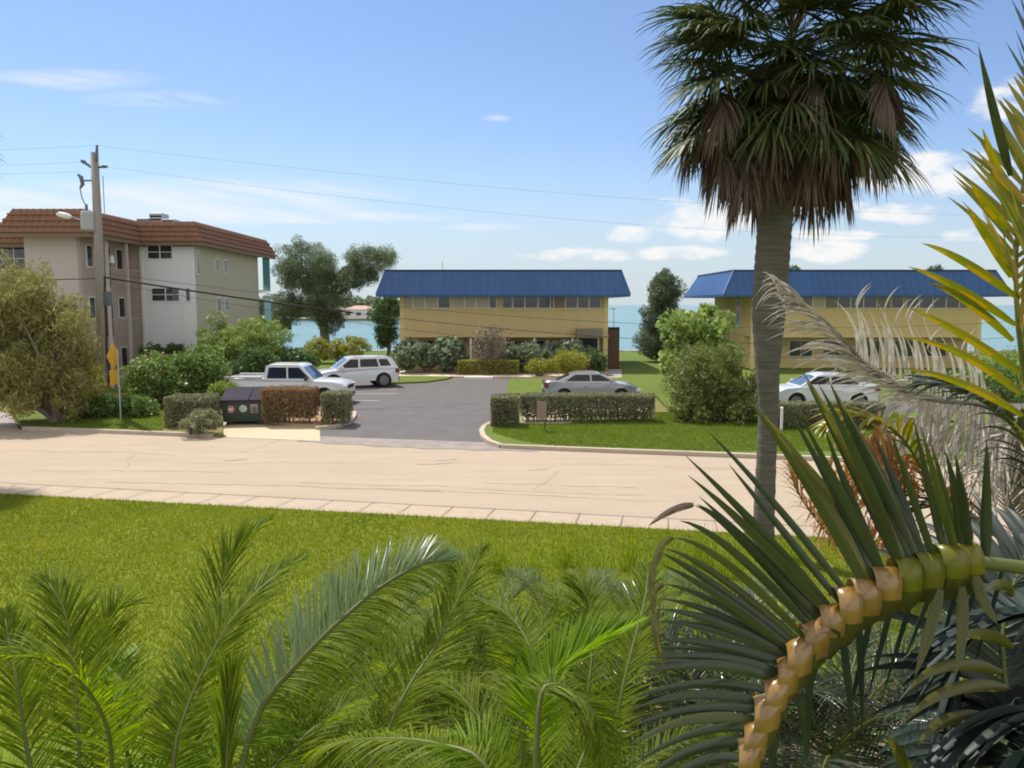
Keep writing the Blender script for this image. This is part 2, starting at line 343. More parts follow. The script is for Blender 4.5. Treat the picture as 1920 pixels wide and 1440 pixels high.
# water
wm = bpy.data.materials.new('sea_water'); wm.use_nodes = True; t = wm.node_tree; b_ = t.nodes['Principled BSDF']
b_.inputs['Base Color'].default_value = (.06, .30, .33, 1); b_.inputs['Roughness'].default_value = .22; b_.inputs['Specular IOR Level'].default_value = .35
co = t.nodes.new('ShaderNodeTexCoord'); mp = t.nodes.new('ShaderNodeMapping'); mp.inputs['Scale'].default_value = (.25, 1, 1); t.links.new(co.outputs['Object'], mp.inputs[0])
nz = t.nodes.new('ShaderNodeTexNoise'); nz.inputs['Scale'].default_value = .6; nz.inputs['Detail'].default_value = 8; t.links.new(mp.outputs[0], nz.inputs['Vector'])
bp = t.nodes.new('ShaderNodeBump'); bp.inputs['Strength'].default_value = .5; bp.inputs['Distance'].default_value = .5; t.links.new(nz.outputs[0], bp.inputs['Height']); t.links.new(bp.outputs[0], b_.inputs['Normal'])
n2 = t.nodes.new('ShaderNodeTexNoise'); n2.inputs['Scale'].default_value = .02; n2.inputs['Detail'].default_value = 4; t.links.new(mp.outputs[0], n2.inputs['Vector'])
rp = t.nodes.new('ShaderNodeValToRGB'); rp.color_ramp.elements[0].color = (.095, .225, .215, 1); rp.color_ramp.elements[1].color = (.14, .28, .26, 1); rp.color_ramp.elements[0].position = .35; rp.color_ramp.elements[1].position = .65
t.links.new(n2.outputs[0], rp.inputs[0]); t.links.new(rp.outputs[0], b_.inputs['Base Color'])
b = MB(); b.add([(-30000, 76, -1.2), (30000, 76, -1.2), (30000, 40000, -1.2), (-30000, 40000, -1.2)], [(0, 1, 2, 3)]); struct('sea', b, wm)
b = MB(); b.prism([(-400, 300), (-52, 285), (-38, 300), (-34, 330), (-90, 420), (-400, 500)], -2, -.3); struct('far_shore', b, mat('shore_ground', (.20, .19, .12), .9, (.3, .27, .2), .1, .9))
# ---------------------------------------------------------------- buildings
M['yellow'] = mat('yellow_stucco', (.58, .445, .205), .85, (.66, .52, .265), 1.5, .9, spec=.2, bump=.15, stretch=(1, 1, .25))
M['yellow2'] = mat('yellow_trim', (.66, .51, .24), .8, (.7, .55, .27), 2, .9)
M['blue'] = mat('blue_metal_roof', (.024, .085, .23), .5, (.038, .115, .29), 1.2, .9, spec=.5, stretch=(1, .2, .2))
M['navy'] = mat('navy_fascia', (.008, .03, .11), .5)
M['glass'] = mat('window_glass', (.03, .032, .04), .08, spec=.9)
M['curtain'] = mat('curtained_glass', (.47, .40, .26), .25, (.40, .34, .23), 6, .9, spec=.7, stretch=(6, 1, .2))
M['curtain2'] = mat('drawn_blind', (.20, .15, .09), .2, (.14, .10, .07), 5, .9, spec=.7, stretch=(4, 1, .2))
M['white'] = mat('white_paint', (.74, .74, .74), .6, (.80, .80, .80), 3, .9)
M['rooftop'] = mat('roof_membrane', (.5, .5, .48), .9, (.6, .6, .58), 1, .9)
M['brown'] = mat('brown_wood', (.10, .055, .035), .7, (.14, .08, .05), 5, .9, stretch=(6, 6, 1))
M['dark'] = mat('dark_interior', (.03, .03, .03), .9)
M['metal'] = mat('galvanised_metal', (.42, .43, .44), .5, (.5, .51, .52), 6, .9, metal=.6)

def mansard(b, x0, x1, y0, y1, tx0, tx1, ty0, ty1, z0, z1, drop=.16, th=.12):
    lo = [(x0, y0), (x1, y0), (x1, y1), (x0, y1)]; hi = [(tx0, ty0), (tx1, ty0), (tx1, ty1), (tx0, ty1)]
    b.add([(x, y, z0 - drop) for x, y in lo] + [(x, y, z0) for x, y in lo] + [(x, y, z1) for x, y in hi],
          [(i, (i + 1) % 4, 4 + (i + 1) % 4, 4 + i) for i in range(4)] + [(4 + i, 4 + (i + 1) % 4, 8 + (i + 1) % 4, 8 + i) for i in range(4)] + [(3, 2, 1, 0)])
    return lo, hi
def seams(b, p0, p1, q0, q1, n, h=.014, w=.025):   # ribs from lower edge p0-p1 to upper edge q0-q1
    p0, p1, q0, q1 = map(Vector, (p0, p1, q0, q1)); nr = (p1 - p0).cross(q0 - p0).normalized()
    for i in range(n + 1):
        t = i / n; lo = p0.lerp(p1, t); 
        # vertical seam, clipped by the hips
        lx = lo; d = (q1 - q0).normalized(); up = ((q0 + q1) / 2 - (p0 + p1) / 2); up = up - d * up.dot(d); top = lo + up
        a0 = (q0 - p0).dot(d); a1 = (p1 - q1).dot(d); s0 = (lo - p0).dot(d); s1 = (p1 - lo).dot(d)
        f = min(1, s0 / a0 if a0 > 1e-6 else 1, s1 / a1 if a1 > 1e-6 else 1)
        if f < .05: continue
        b.bar(lo + nr * h / 2 + up * .005, lo + up * f + nr * h / 2, w, h)

def window_row(parent, y, xs, z0, z1, kinds, outw=-1):
    """panes on a wall facing -y; xs edges; kinds one letter per pane"""
    for i, k in enumerate(kinds):
        xa, xb = xs[i], xs[i + 1]
        if k == 'y': continue
        m = {'g': M['glass'], 'c': M['curtain'], 'b': M['curtain2']}[k]
        f = MB(); w = .035
        f.box(xa, xa + w, y - .05, y - .003, z0, z1).box(xb - w, xb, y - .05, y - .003, z0, z1).box(xa + w, xb - w, y - .05, y - .003, z0, z0 + w).box(xa + w, xb - w, y - .05, y - .003, z1 - w, z1)
        fo = f.build('window', M['white'] if k != 'b' else M['cream_frame'], parent)
        MB().box(xa + w, xb - w, y - .03, y - .006, z0 + w, z1 - w).build('pane', m, fo)
M['cream_frame'] = mat('cream_frame', (.6, .55, .42), .6)

def yellow_building(x0, x1, yf, yb, ovl, ovr, topl, topr, label, rows, extra=None):
    root = empty('apartment_building', ((x0 + x1) / 2, yf, 0), label=label, cat='building')
    cx = (x0 + x1) / 2
    def X(x): return x - cx
    D = yb - yf
    b = MB()
    b.box(X(x0), X(x1), 0, D, 2.42, 4.36)             # upper storey wall below the windows
    b.box(X(x0), X(x1), .12, D, 4.36, 5.28)            # window strip backing
    b.box(X(x0) , X(x1), 1.5, D, 0, 2.40)        # recessed ground floor
    b.build('wall', M['yellow'], root)
    b = MB()
    b.box(X(x0) - .015, X(x0) + .3, -.02, .11, 0, 5.27).build('corner_pier', M['yellow2'], root)
    MB().box(X(x1) - .3, X(x1) + .015, -.02, .11, 0, 5.27).build('corner_pier', M['yellow2'], root)
    b = MB(); b.box(X(x0) - .06, X(x1) + .06, -.06, -.003, 2.36, 2.5); b.box(X(x0) + .31, X(x1) - .31, -.05, -.003, 4.26, 4.36); b.build('wall_band', M['yellow2'], root)
    xs, kinds = rows
    window_row(root, .12, [X(v) for v in xs], 4.38, 5.26, kinds)
    # ground floor windows in the recess
    n = int((x1 - x0) / 2.4)
    for i in range(n):
        xa = X(x0) + .8 + i * (x1 - x0 - 1.6) / n; xb = xa + (x1 - x0 - 1.6) / n - .7
        f = MB(); f.box(xa, xb, 1.44, 1.497, .9, 2.1); fo = f.build('window', M['white'], root)
        MB().box(xa + .05, (xa + xb) / 2 - .02, 1.42, 1.437, .95, 2.05).box((xa + xb) / 2 + .02, xb - .05, 1.42, 1.437, .95, 2.05).build('pane', M['glass'], fo)
    b = MB()
    lo, hi = mansard(b, X(x0) - ovl, X(x1) + ovr, -1.0, D + 1.0, X(topl), X(topr), -.1, D + .1, 5.33, 6.95)
    x_0, x_1 = X(x0) - ovl, X(x1) + ovr; t0, t1 = X(topl), X(topr)
    seams(b, (x_0, -1.0, 5.33), (x_1, -1.0, 5.33), (t0, -.1, 6.95), (t1, -.1, 6.95), int((x1 - x0) / .42))
    seams(b, (x_0, D + 1.0, 5.33), (x_0, -1.0, 5.33), (t0, D + .1, 6.95), (t0, -.1, 6.95), 22)
    seams(b, (x_1, -1.0, 5.33), (x_1, D + 1.0, 5.33), (t1, -.1, 6.95), (t1, D + .1, 6.95), 22)
    for s_ in ((x_0, t0), (x_1, t1)): b.bar((s_[0], -1.0, 5.35), (s_[1], -.1, 6.97), .05, .04)
    rf = b.build('roof', M['blue'], root)
    b = MB(); b.box(t0, t1, -.14, -.05, 6.9, 7.03).box(t0, t1, D + .05, D + .14, 6.9, 7.03).box(t0 - .05, t0 + .04, -.05, D + .05, 6.9, 7.03).box(t1 - .04, t1 + .05, -.05, D + .05, 6.9, 7.03); b.build('ridge_cap', M['navy'], rf)
    b = MB(); b.box(t0 + .1, t1 - .1, 0, D, 6.7, 6.85); b.build('roof_deck', M['rooftop'], rf)
    if extra: extra(root, X, D)
    return root
YB = 54.0
def bx(px, Y=YB): return (px - 960) / FPX * (Y * math.cos(PITCH) + (4.6 - 4.6) * 0) # near the horizon line
def wx(px, Y=YB, z=4.6): # world x of photo column px at depth Y, height z
    return (px - 960) / FPX * (Y * math.cos(PITCH) - (z - 4.6) * math.sin(PITCH))
def row_from(pxs): return [wx(p) for p in pxs]
def ex1(root, X, D):
    b = MB(); b.box(X(wx(1080)), X(wx(1128)), -.75, -.065, 2.42, 2.98); a = b.build('awning', mat('grey_awning', (.19, .17, .13), .7, (.26, .24, .18), 4, .9), root)
    b = MB(); b.box(X(wx(1084)), X(wx(1124)), .02, .1, 1.0, 2.35); f = b.build('window', M['white'], root); MB().box(X(wx(1086)), X(wx(1122)), -.004, .017, 1.06, 2.3).build('pane', M['glass'], f)
    # clothes and covered chairs under the storey: posts
    for px in (880, 1000, 1072): MB().box(X(wx(px)), X(wx(px)) + .16, .05, .2, .0, 2.35).build('post', M['white'], root)
    b = MB(); b.tube([(X(wx(823)), 3, 6.85), (X(wx(823)), 3, 7.75)], .035, 6); b.build('vent_pipe', M['metal'], root)
    for px in (903, 962, 1002, 1012): 
        b = MB(); b.box(X(wx(px)) - .1, X(wx(px)) + .1, 2.0 , 2.25, 6.85, 7.0); b.build('roof_vent', M['metal'], root)
p1 = [752, 774, 796, 821, 844, 849, 871, 893, 917, 931, 942, 961, 984, 1009, 1032, 1038, 1060, 1083, 1105, 1127]
yellow_building(wx(750), wx(1140), YB, 64, 1.5, 1.4, wx(722, 54, 6.9), wx(1165, 54, 6.9),
    'two storey yellow apartment block with blue metal roof, in the centre behind the driveway',
    (row_from(p1), 'cccgycccgygggggbgggb'[:len(p1) - 1]), ex1)
def ex2(root, X, D):
    # side wall facing left: pier, door recess
    b = MB(); b.box(X(wx(1410)) - .05, X(wx(1410)) - .003, 2.6, 3.6, 3.0, 5.0); f = b.build('window', M['white'], root); MB().box(X(wx(1410)) - .07, X(wx(1410)) - .052, 2.7, 3.5, 3.1, 4.9).build('pane', M['glass'], f)
    b = MB(); b.box(X(wx(1410)) - .08, X(wx(1410)) - .016, 5.6, 5.8, 0, 5.2); b.build('downpipe', M['yellow2'], root)
p2 = [1414, 1432, 1480, 1500, 1524, 1548, 1572, 1596, 1620, 1645, 1672, 1695, 1700, 1725, 1750, 1775, 1800, 1826]
yellow_building(wx(1410), wx(1842), YB, 64, 2.3, 1.4, wx(1374, 54, 6.9), wx(1866, 54, 6.9),
    'two storey yellow apartment block with blue metal roof, at right behind the cabbage palm trunk',
    (row_from(p2), 'bgbbcbgggbgyggggb'), ex2)
# brown screen at the right end of the first block
t = empty('privacy_screen', (7.15, 54.6, 0), label='tall dark brown wooden screen beside the yellow wall at the grey entrance path', cat='screen')
b = MB()
for i in range(5): b.box(-.38 + i * .152, -.235 + i * .152, 0, .06, .1, 2.9)
b.build('boards', M['brown'], t); MB().box(-.44, .42, -.05, .12, 2.9, 3.05).build('cap', M['dark'], t)
for s_ in (-.44, .38): MB().box(s_, s_ + .05, -.03, .1, 0, 2.9).build('post', M['brown'], t)

# ---- left building
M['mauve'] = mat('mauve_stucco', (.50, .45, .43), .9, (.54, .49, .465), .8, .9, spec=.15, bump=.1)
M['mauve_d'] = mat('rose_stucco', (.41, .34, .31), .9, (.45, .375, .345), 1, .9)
M['lightst'] = mat('pale_stucco', (.72, .74, .76), .85, (.76, .78, .80), 1, .9, spec=.2)
M['olive'] = mat('sage_stucco', (.45, .42, .34), .9, (.49, .455, .37), .8, .9, spec=.15)
def tile_mat(name, c1, c2):
    m = mat(name, c1, .75, c2, 3.5, .9, spec=.25, bump=.3); t = m.node_tree; n = t.nodes; l = t.links
    return m
M['tile'] = tile_mat('clay_tile', (.22, .115, .075), (.31, .17, .115))
M['soffit'] = mat('soffit_beam', (.24, .17, .13), .8)
M['teal'] = mat('teal_glass', (.05, .22, .22), .12, (.08, .28, .27), 2, .9, spec=.9)
XR = wx(368, 46, 4.6); XL = wx(150, 40.6); root = empty('condominium', (XR, 46, 0), label='three storey pinkish grey condominium with red clay tile roof, behind the power pole', cat='building')
Ztop, Zb = 8.35, 0
def LX(x): return x - XR
def LY(y): return y - 46
YF1, YF0, YR = 46.0, 40.6, 57.5
xBl = wx(202, 46)        # left edge of wing B front
xA0 = wx(52, 40.6)
b = MB(); b.box(LX(xBl), -.02, .02, LY(YR), 0, Ztop); b.build('sea_wing_wall', M['olive'], root)
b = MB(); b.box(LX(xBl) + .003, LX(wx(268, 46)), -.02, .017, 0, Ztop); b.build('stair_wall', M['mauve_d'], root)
b = MB(); b.box(LX(wx(268, 46)) + .003, .003, -.16, .015, 0.9, Ztop - .35); b.build('window_bay', M['lightst'], root)
b = MB(); b.box(LX(wx(272, 46)), LX(wx(272, 46)) + .07, -.2, -.165, .9, Ztop - .3); b.box(LX(wx(346, 46)), -.01, -.21, -.165, .9, 5.3); b.build('bay_trim', M['white'], root)
b = MB(); b.box(LX(xA0), LX(XL), LY(YF0), LY(YF0) + 1, 0, Ztop); b.box(LX(xA0) + 1, LX(XL) - .02, LY(YF0) + 1, LY(57), 0, Ztop); b.build('street_wing_wall', M['mauve'], root)
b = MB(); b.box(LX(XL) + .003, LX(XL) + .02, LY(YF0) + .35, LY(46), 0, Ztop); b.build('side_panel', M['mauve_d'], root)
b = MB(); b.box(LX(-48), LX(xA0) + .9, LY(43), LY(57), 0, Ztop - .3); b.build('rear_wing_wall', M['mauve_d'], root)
# recessed walkway side of street wing (faces right): openings with galleries
for zz in (2.75, 5.5):
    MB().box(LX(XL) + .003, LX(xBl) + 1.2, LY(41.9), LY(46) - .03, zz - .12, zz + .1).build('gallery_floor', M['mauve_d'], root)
for zz in (0, 2.85, 5.6):
    b = MB()
    for i in range(16): b.box(LX(XL) + .7, LX(XL) + .73, LY(42) + i * .26, LY(42) + i * .26 + .03, zz + .02, zz + .95)
    b.box(LX(XL) + .69, LX(XL) + .74, LY(42), LY(45.95), zz + .95, zz + 1.0); b.build('railing', M['mauve_d'], root)
    for (ya, yb_) in ((41.4, 42.0), (44.5, 45.2)):
        f = MB(); f.box(LX(XL) + .022, LX(XL) + .05, LY(ya), LY(yb_), zz + 1.0, zz + 2.2); fo = f.build('window', M['white'], root)
        MB().box(LX(XL) + .053, LX(XL) + .065, LY(ya) + .06, LY(yb_) - .06, zz + 1.06, zz + 2.14).build('pane', M['glass'], fo)
    MB().box(LX(XL) + .022, LX(XL) + .06, LY(42.9), LY(43.8), zz + .02, zz + 2.15).build('door', M['brown'], root)
for yy_ in (41.95, 44.1): MB().box(LX(XL) + .72, LX(XL) + .86, LY(yy_), LY(yy_) + .14, 0, Ztop).build('column', M['mauve'], root)
b = MB(); b.tube([(LX(wx(214, 43)), LY(43), 6.9), (LX(wx(214, 43)), LY(43), 7.3)], [.14, .1], 10); b.build('wall_lamp', M['white'], root)
# windows in the bay
def win(parent, x0, x1, y, z0, z1, nx=2, nz=2, m=None):
    f = MB(); w = .06; f.box(x0, x1, y - .04, y - .005, z0, z0 + w).box(x0, x1, y - .04, y - .005, z1 - w, z1)
    for i in range(nx + 1):
        xx = x0 + (x1 - x0 - w) * i / nx; f.box(xx, xx + w, y - .045, y - .004, z0 + w, z1 - w)
    fo = f.build('window', M['white'], parent)
    for i in range(nx):
        a = x0 + w + (x1 - x0 - w) * i / nx; c_ = a + (x1 - x0 - w) / nx - w
        q = MB(); q.box(a, c_, y - .02, y - .006, z0 + w, z1 - w); pn = q.build('pane', M['glass'], fo)
        if nz > 1: MB().box(a, c_, y - .035, y - .022, (z0 + z1) / 2 - .02, (z0 + z1) / 2 + .02).build('glazing_bar', M['white'], fo)
def zz46(py, Y=46): return P(300, py, Y).z
win(root, LX(wx(283, 46)), LX(wx(331, 46)), -.165, zz46(487), zz46(459))
win(root, LX(wx(287, 46)), LX(wx(341, 46)), -.165, zz46(566), zz46(539))
win(root, LX(wx(351, 46)), LX(wx(362, 46)), -.215, zz46(566), zz46(539), 1, 1)
b = MB(); b.box(LX(wx(283, 46)), LX(wx(345, 46)), -.2, -.163, .95, 2.0).build('garage_panel', mat('pale_panel', (.52, .54, .54), .8), root)
# windows left part
for zz in (2.9, 5.9):
    win(root, LX(-28.3), LX(-26.4), LY(43) - .0, zz + .6, zz + 1.9)
# side windows on the sage wall (faces right): y spans
def swin(ya, yb_, z0, z1):
    f = MB(); f.box(-.018, .03, LY(ya), LY(yb_), z0, z1); fo = f.build('window', M['white'], root)
    MB().box(.033, .045, LY(ya) + .06, LY(yb_) - .06, z0 + .06, z1 - .06).build('pane', M['glass'], fo)
for zz in (0.9, 3.9, 6.35):
    swin(49.2, 49.8, zz + .3, zz + 1.2); swin(50.6, 51.2, zz + .3, zz + 1.2)
swin(46.25, 46.7, 6.4, 7.9)
# teal glazed balconies at the sea end
for zz in (.1, 2.9, 5.7):
    MB().box(-1.5, .35, LY(YR) + .01, LY(YR) + 1.6, zz - .12, zz).build('balcony_floor', M['lightst'], root)
    MB().box(.32, .36, LY(YR) + .01, LY(YR) + 1.6, zz + .0, zz + 2.4).build('balcony_glass', M['teal'], root)
# roofs: tiled mansards
def tiled(name, x0, x1, y0, y1, z0=8.3, z1=9.75, sl=.85, sides='frlb', drop=.25):
    b = MB(); mansard(b, x0, x1, y0, y1, x0 + sl, x1 - sl, y0 + sl, y1 - sl, z0, z1, .02)
    b.add([(x0 + sl, y0 + sl, z1), (x1 - sl, y0 + sl, z1), (x1 - sl, y1 - sl, z1), (x0 + sl, y1 - sl, z1)], [(0, 1, 2, 3)])
    # courses of tile steps and barrel ribs
    nc = 4
    def course(p0, p1, q0, q1, ribs):
        p0, p1, q0, q1 = map(Vector, (p0, p1, q0, q1)); nr = (p1 - p0).cross(q0 - p0).normalized()
        for k in range(nc):
            t = k / nc; a = p0.lerp(q0, t); c_ = p1.lerp(q1, t); b.bar(a + nr * .045, c_ + nr * .045, .10, .09)
        seams(b, p0, p1, q0, q1, ribs, .03, .1)
    if 'f' in sides: course((x0, y0, z0), (x1, y0, z0), (x0 + sl, y0 + sl, z1), (x1 - sl, y0 + sl, z1), int((x1 - x0) / .33))
    if 'r' in sides: course((x1, y0, z0), (x1, y1, z0), (x1 - sl, y0 + sl, z1), (x1 - sl, y1 - sl, z1), int((y1 - y0) / .33))
    o = b.build('roof', M['tile'], root)
    f = MB(); f.box(x0 + .05, x1 - .05, y0 + .05, y0 + .2, z0 - drop, z0 - .025).box(x1 - .2, x1 - .05, y0 + .2, y1 - .2, z0 - drop, z0 - .025).box(x0 + .2, x1 - .2, y0 + .2, y1 - .2, z0 - .1, z0 - .025); f.build('fascia', M['soffit'], o)
    return o
tiled('roof', LX(xBl) + .2, .75, -.75, LY(YR) + 2.2, 8.3, 9.45, sl=.6)
tiled('roof', LX(xA0) - .9, LX(XL) + 1.15, LY(YF0) - .9, LY(53), 8.3, 9.5, sl=.6)
tiled('roof', LX(-50), LX(xA0) + .3, LY(42.2), LY(56), 7.95, 9.1)
b = MB(); z = 9.95; b.box(LX(xA0) + .05, LX(XL) - .4, LY(YF0) + .15, LY(YF0) + .3, 9.3, 9.51).build('parapet', M['mauve_d'], root)
for (pa, pb, h, dy) in ((256, 276, .5, 0), (276, 301, .85, .3), (302, 326, .45, 0)):
    xa, xb = wx(pa, 50, 9.8), wx(pb, 50, 9.8)
    b = MB(); b.box(LX(xa), LX(xb), LY(50) + dy, LY(51) + dy, 9.46, 9.6 + h); a = b.build('air_conditioner', M['metal'], root, bevel=.03)
    g = MB()
    for i in range(4): g.box(LX(xa) + .05, LX(xb) - .05, LY(50) + dy - .02, LY(50) + dy - .003, 9.56 + i * h / 4, 9.56 + i * h / 4 + h / 8)
    g.build('vent_grille', M['dark'], a)
# far shore buildings
def house(x, y, w, d, h, wallm, roofm, label, rh=1.5):
    r = empty('house', (x, y, -.3), label=label, cat='house')
    MB().box(-w / 2, w / 2, 0, d, 0, h).build('wall', wallm, r)
    b = MB(); o_ = .8; b.add([(-w / 2 - o_, -o_, h), (w / 2 + o_, -o_, h), (w / 2 + o_, d + o_, h), (-w / 2 - o_, d + o_, h), (-w / 2 + d / 2, d / 2, h + rh), (w / 2 - d / 2, d / 2, h + rh)],
        [(0, 1, 5, 4), (1, 2, 5), (2, 3, 4, 5), (3, 0, 4), (3, 2, 1, 0)]); b.build('roof', roofm, r)
    for i in range(int(w / 4)):
        f = MB().box(-w / 2 + 1 + i * 4, -w / 2 + 3 + i * 4, -.06, -.01, .8, 2.2).build('window', M['white'], r); MB().box(-w / 2 + 1.1 + i * 4, -w / 2 + 2.9 + i * 4, -.09, -.065, .9, 2.1).build('pane', M['glass'], f)
M['pinkroof'] = mat('faded_tile_roof', (.5, .33, .27), .9); M['greyroof'] = mat('grey_shingle', (.3, .27, .25), .9)
house(wx(508, 150, 4), 286 * .5 + 7, 5.8, 3.5, 2.4, M['dark'], M['white'], 'low white roofed boathouse across the water, just right of the condominium', .45)
house(wx(672, 300), 300, 12, 8, 3.2, M['white'], M['pinkroof'], 'small white house with pale red roof on the far shore, right of the big tree')
house(wx(700, 300), 315, 10, 8, 3.0, M['white'], M['greyroof'], 'small white house with grey roof on the far shore, rightmost of the row')
house(wx(600, 300), 310, 14, 8, 3.4, M['cream_frame'], M['greyroof'], 'cream house on the far shore, hidden behind the big tree')
house(wx(486, 300), 316, 14, 8, 4.4, M['cream_frame'], M['pinkroof'], 'cream house with red roof on the far shore, beside the condominium balconies')
# ---------------------------------------------------------------- plants of the middle ground
def leafmat(name, c, c2, c3, isl=.35, rough=.45, trans=.28, scale=1.5, spec=.4):
    return mat(name, c, rough, c2, scale, .9, spec=spec, trans=trans, isl=isl, col3=c3)
M['lf_olive'] = leafmat('olive_leaves', (0.156, 0.150, 0.036), (0.252, 0.228, 0.060), (0.408, 0.336, 0.144), .45, rough=.55)
M['lf_weep'] = leafmat('weeping_olive_leaves', (.19, .195, .06), (.29, .28, .09), (.48, .44, .20), .45, rough=.55)
M['lf_bush'] = leafmat('mixed_bush_leaves', (.10, .14, .035), (.17, .20, .05), (.32, .33, .13), .4, rough=.5)
M['lf_dark'] = leafmat('dark_green_leaves', (0.061, 0.103, 0.034), (0.103, 0.164, 0.052), (0.190, 0.276, 0.103), .3)
M['lf_mid'] = leafmat('green_leaves', (0.100, 0.167, 0.041), (0.167, 0.250, 0.067), (0.333, 0.416, 0.151), .35)
M['lf_yel'] = leafmat('yellow_green_leaves', (0.225, 0.240, 0.037), (0.330, 0.315, 0.053), (0.480, 0.450, 0.120), .4)
M['lf_lime'] = leafmat('lime_leaves', (.16, .24, .03), (.24, .32, .05), (.34, .40, .1), .4)
M['lf_gray'] = leafmat('grey_green_leaves', (0.142, 0.189, 0.113), (0.217, 0.264, 0.160), (0.452, 0.510, 0.358), .35, rough=.55, spec=.2)
M['lf_hedge'] = leafmat('clipped_hedge_leaves', (0.163, 0.169, 0.088), (0.237, 0.244, 0.131), (0.400, 0.400, 0.263), .45)
M['lf_rust'] = leafmat('rust_red_leaves', (.27, .155, .09), (.32, .21, .11), (.34, .30, .11), .4)
M['lf_sea'] = leafmat('sea_grape_leaves', (0.155, 0.233, 0.062), (0.265, 0.342, 0.093), (0.466, 0.528, 0.202), .4, rough=.55, spec=.2)
M['lf_pine'] = leafmat('pine_needles', (0.098, 0.133, 0.069), (0.156, 0.195, 0.098), (0.254, 0.293, 0.166), .3, rough=.6)
M['lf_dry'] = leafmat('dry_twig_leaves', (.20, .16, .12), (.28, .23, .17), (.4, .35, .28), .4, rough=.7, trans=.1)
M['bark'] = mat('bark', (.17, .14, .11), .9, (.26, .22, .18), 8, .9, bump=.4, stretch=(1, 1, .3))
M['twig'] = mat('dark_twigs', (.11, .095, .065), .95, (.16, .14, .09), 9, .9)
M['flower'] = mat('pink_flowers', (.6, .25, .2), .7, (.7, .45, .35), 8, .9, trans=.2)

def B(px0, px1, py0, py1, Y, dep=None, z0=None):   # an ellipsoid that fills a box of the photo at depth Y
    a = P(px0, py0, Y); c = P(px1, py1, Y); rx = (c.x - a.x) / 2; zt = a.z; zb = c.z if z0 is None else z0
    return ((a.x + c.x) / 2, Y, (zt + zb) / 2, rx, dep if dep else rx * .8, (zt - zb) / 2)
def plant(name, label, cat, base, blobs, n, size, m, limb=.05, group=None, clump=.30, up=.25, aspect=.5, hang=0, nlimb=14, flowers=0, bark=None, trunk=None, inner=.12, kcl=None, fol='foliage', seed=1, gap=0):
    rng = np.random.default_rng(seed); rnd = random.Random(seed)
    root = empty(name, base, label=label, cat=cat, group=group); bv = np.array(base)
    vol = np.array([b[3] * b[4] + b[4] * b[5] + b[3] * b[5] for b in blobs]); vol = vol / vol.sum()
    pts = []; tips = []
    for b, f in zip(blobs, vol):
        c = np.array(b[:3]); r = np.array(b[3:6]); nb = int(n * f); K = kcl or max(10, int(55 * f * 2)); 
        d = rng.normal(size=(K, 3)); d /= np.linalg.norm(d, axis=1)[:, None]
        rad = rng.uniform(.55, .92, size=(K, 1)); cc = c + d * r * rad
        rr = clump * (r.prod() ** (1 / 3)) * rng.uniform(.6, 1.35, size=K)
        idx = rng.integers(0, K, size=nb)
        e = rng.normal(size=(nb, 3)); e /= np.linalg.norm(e, axis=1)[:, None]
        p = cc[idx] + e * rr[idx][:, None] * (rng.uniform(.35, 1.1, size=(nb, 1)) ** .6)
        k = int(nb * inner); q = rng.normal(size=(k, 3)); q /= np.linalg.norm(q, axis=1)[:, None]
        p[:k] = c + q * r * rng.uniform(.2, .85, size=(k, 1))
        pts.append(p); tips += [tuple(x) for x in cc[:max(3, int(nlimb * f) + 1)]]
    pts = np.concatenate(pts); pts = pts[pts[:, 2] > base[2] + .03]
    fo = quads(fol, leafquads(pts - bv, size, aspect, up, rng, hang=hang), m, root)
    if flowers:
        zc = pts[pts[:, 2] > np.quantile(pts[:, 2], .6)]; fl = zc[rng.integers(0, len(zc), flowers)] + rng.normal(size=(flowers, 3)) * .04
        quads('flower', leafquads(fl - bv, size * .9, .9, 1, rng), M['flower'], root)
    mb = MB(); b0 = Vector((0, 0, 0))
    if trunk:
        tp = [Vector(t) - Vector(base) for t in trunk[0]]; mb.tube(tp, trunk[1], 9); top = tp[-1]; r0 = trunk[1][-1] * .75
    else: top = None; r0 = limb
    for t in tips:
        e = Vector(t) - Vector(base)
        s = (tp[rnd.randrange(max(1, len(tp) - 2), len(tp))] if top is not None else Vector((rnd.uniform(-.2, .2), rnd.uniform(-.2, .2), 0)))
        mid = s.lerp(e, .5) + Vector((rnd.uniform(-.1, .1), rnd.uniform(-.1, .1), .08)) * (e - s).length
        mb.tube([s, s.lerp(mid, .5) + Vector((0, 0, .03)), mid, e], [r0, r0 * .8, r0 * .5, r0 * .2], 5, False)
    mb.build('trunk' if trunk else 'branches', bark or M['bark'], root, smooth=True)
    return root
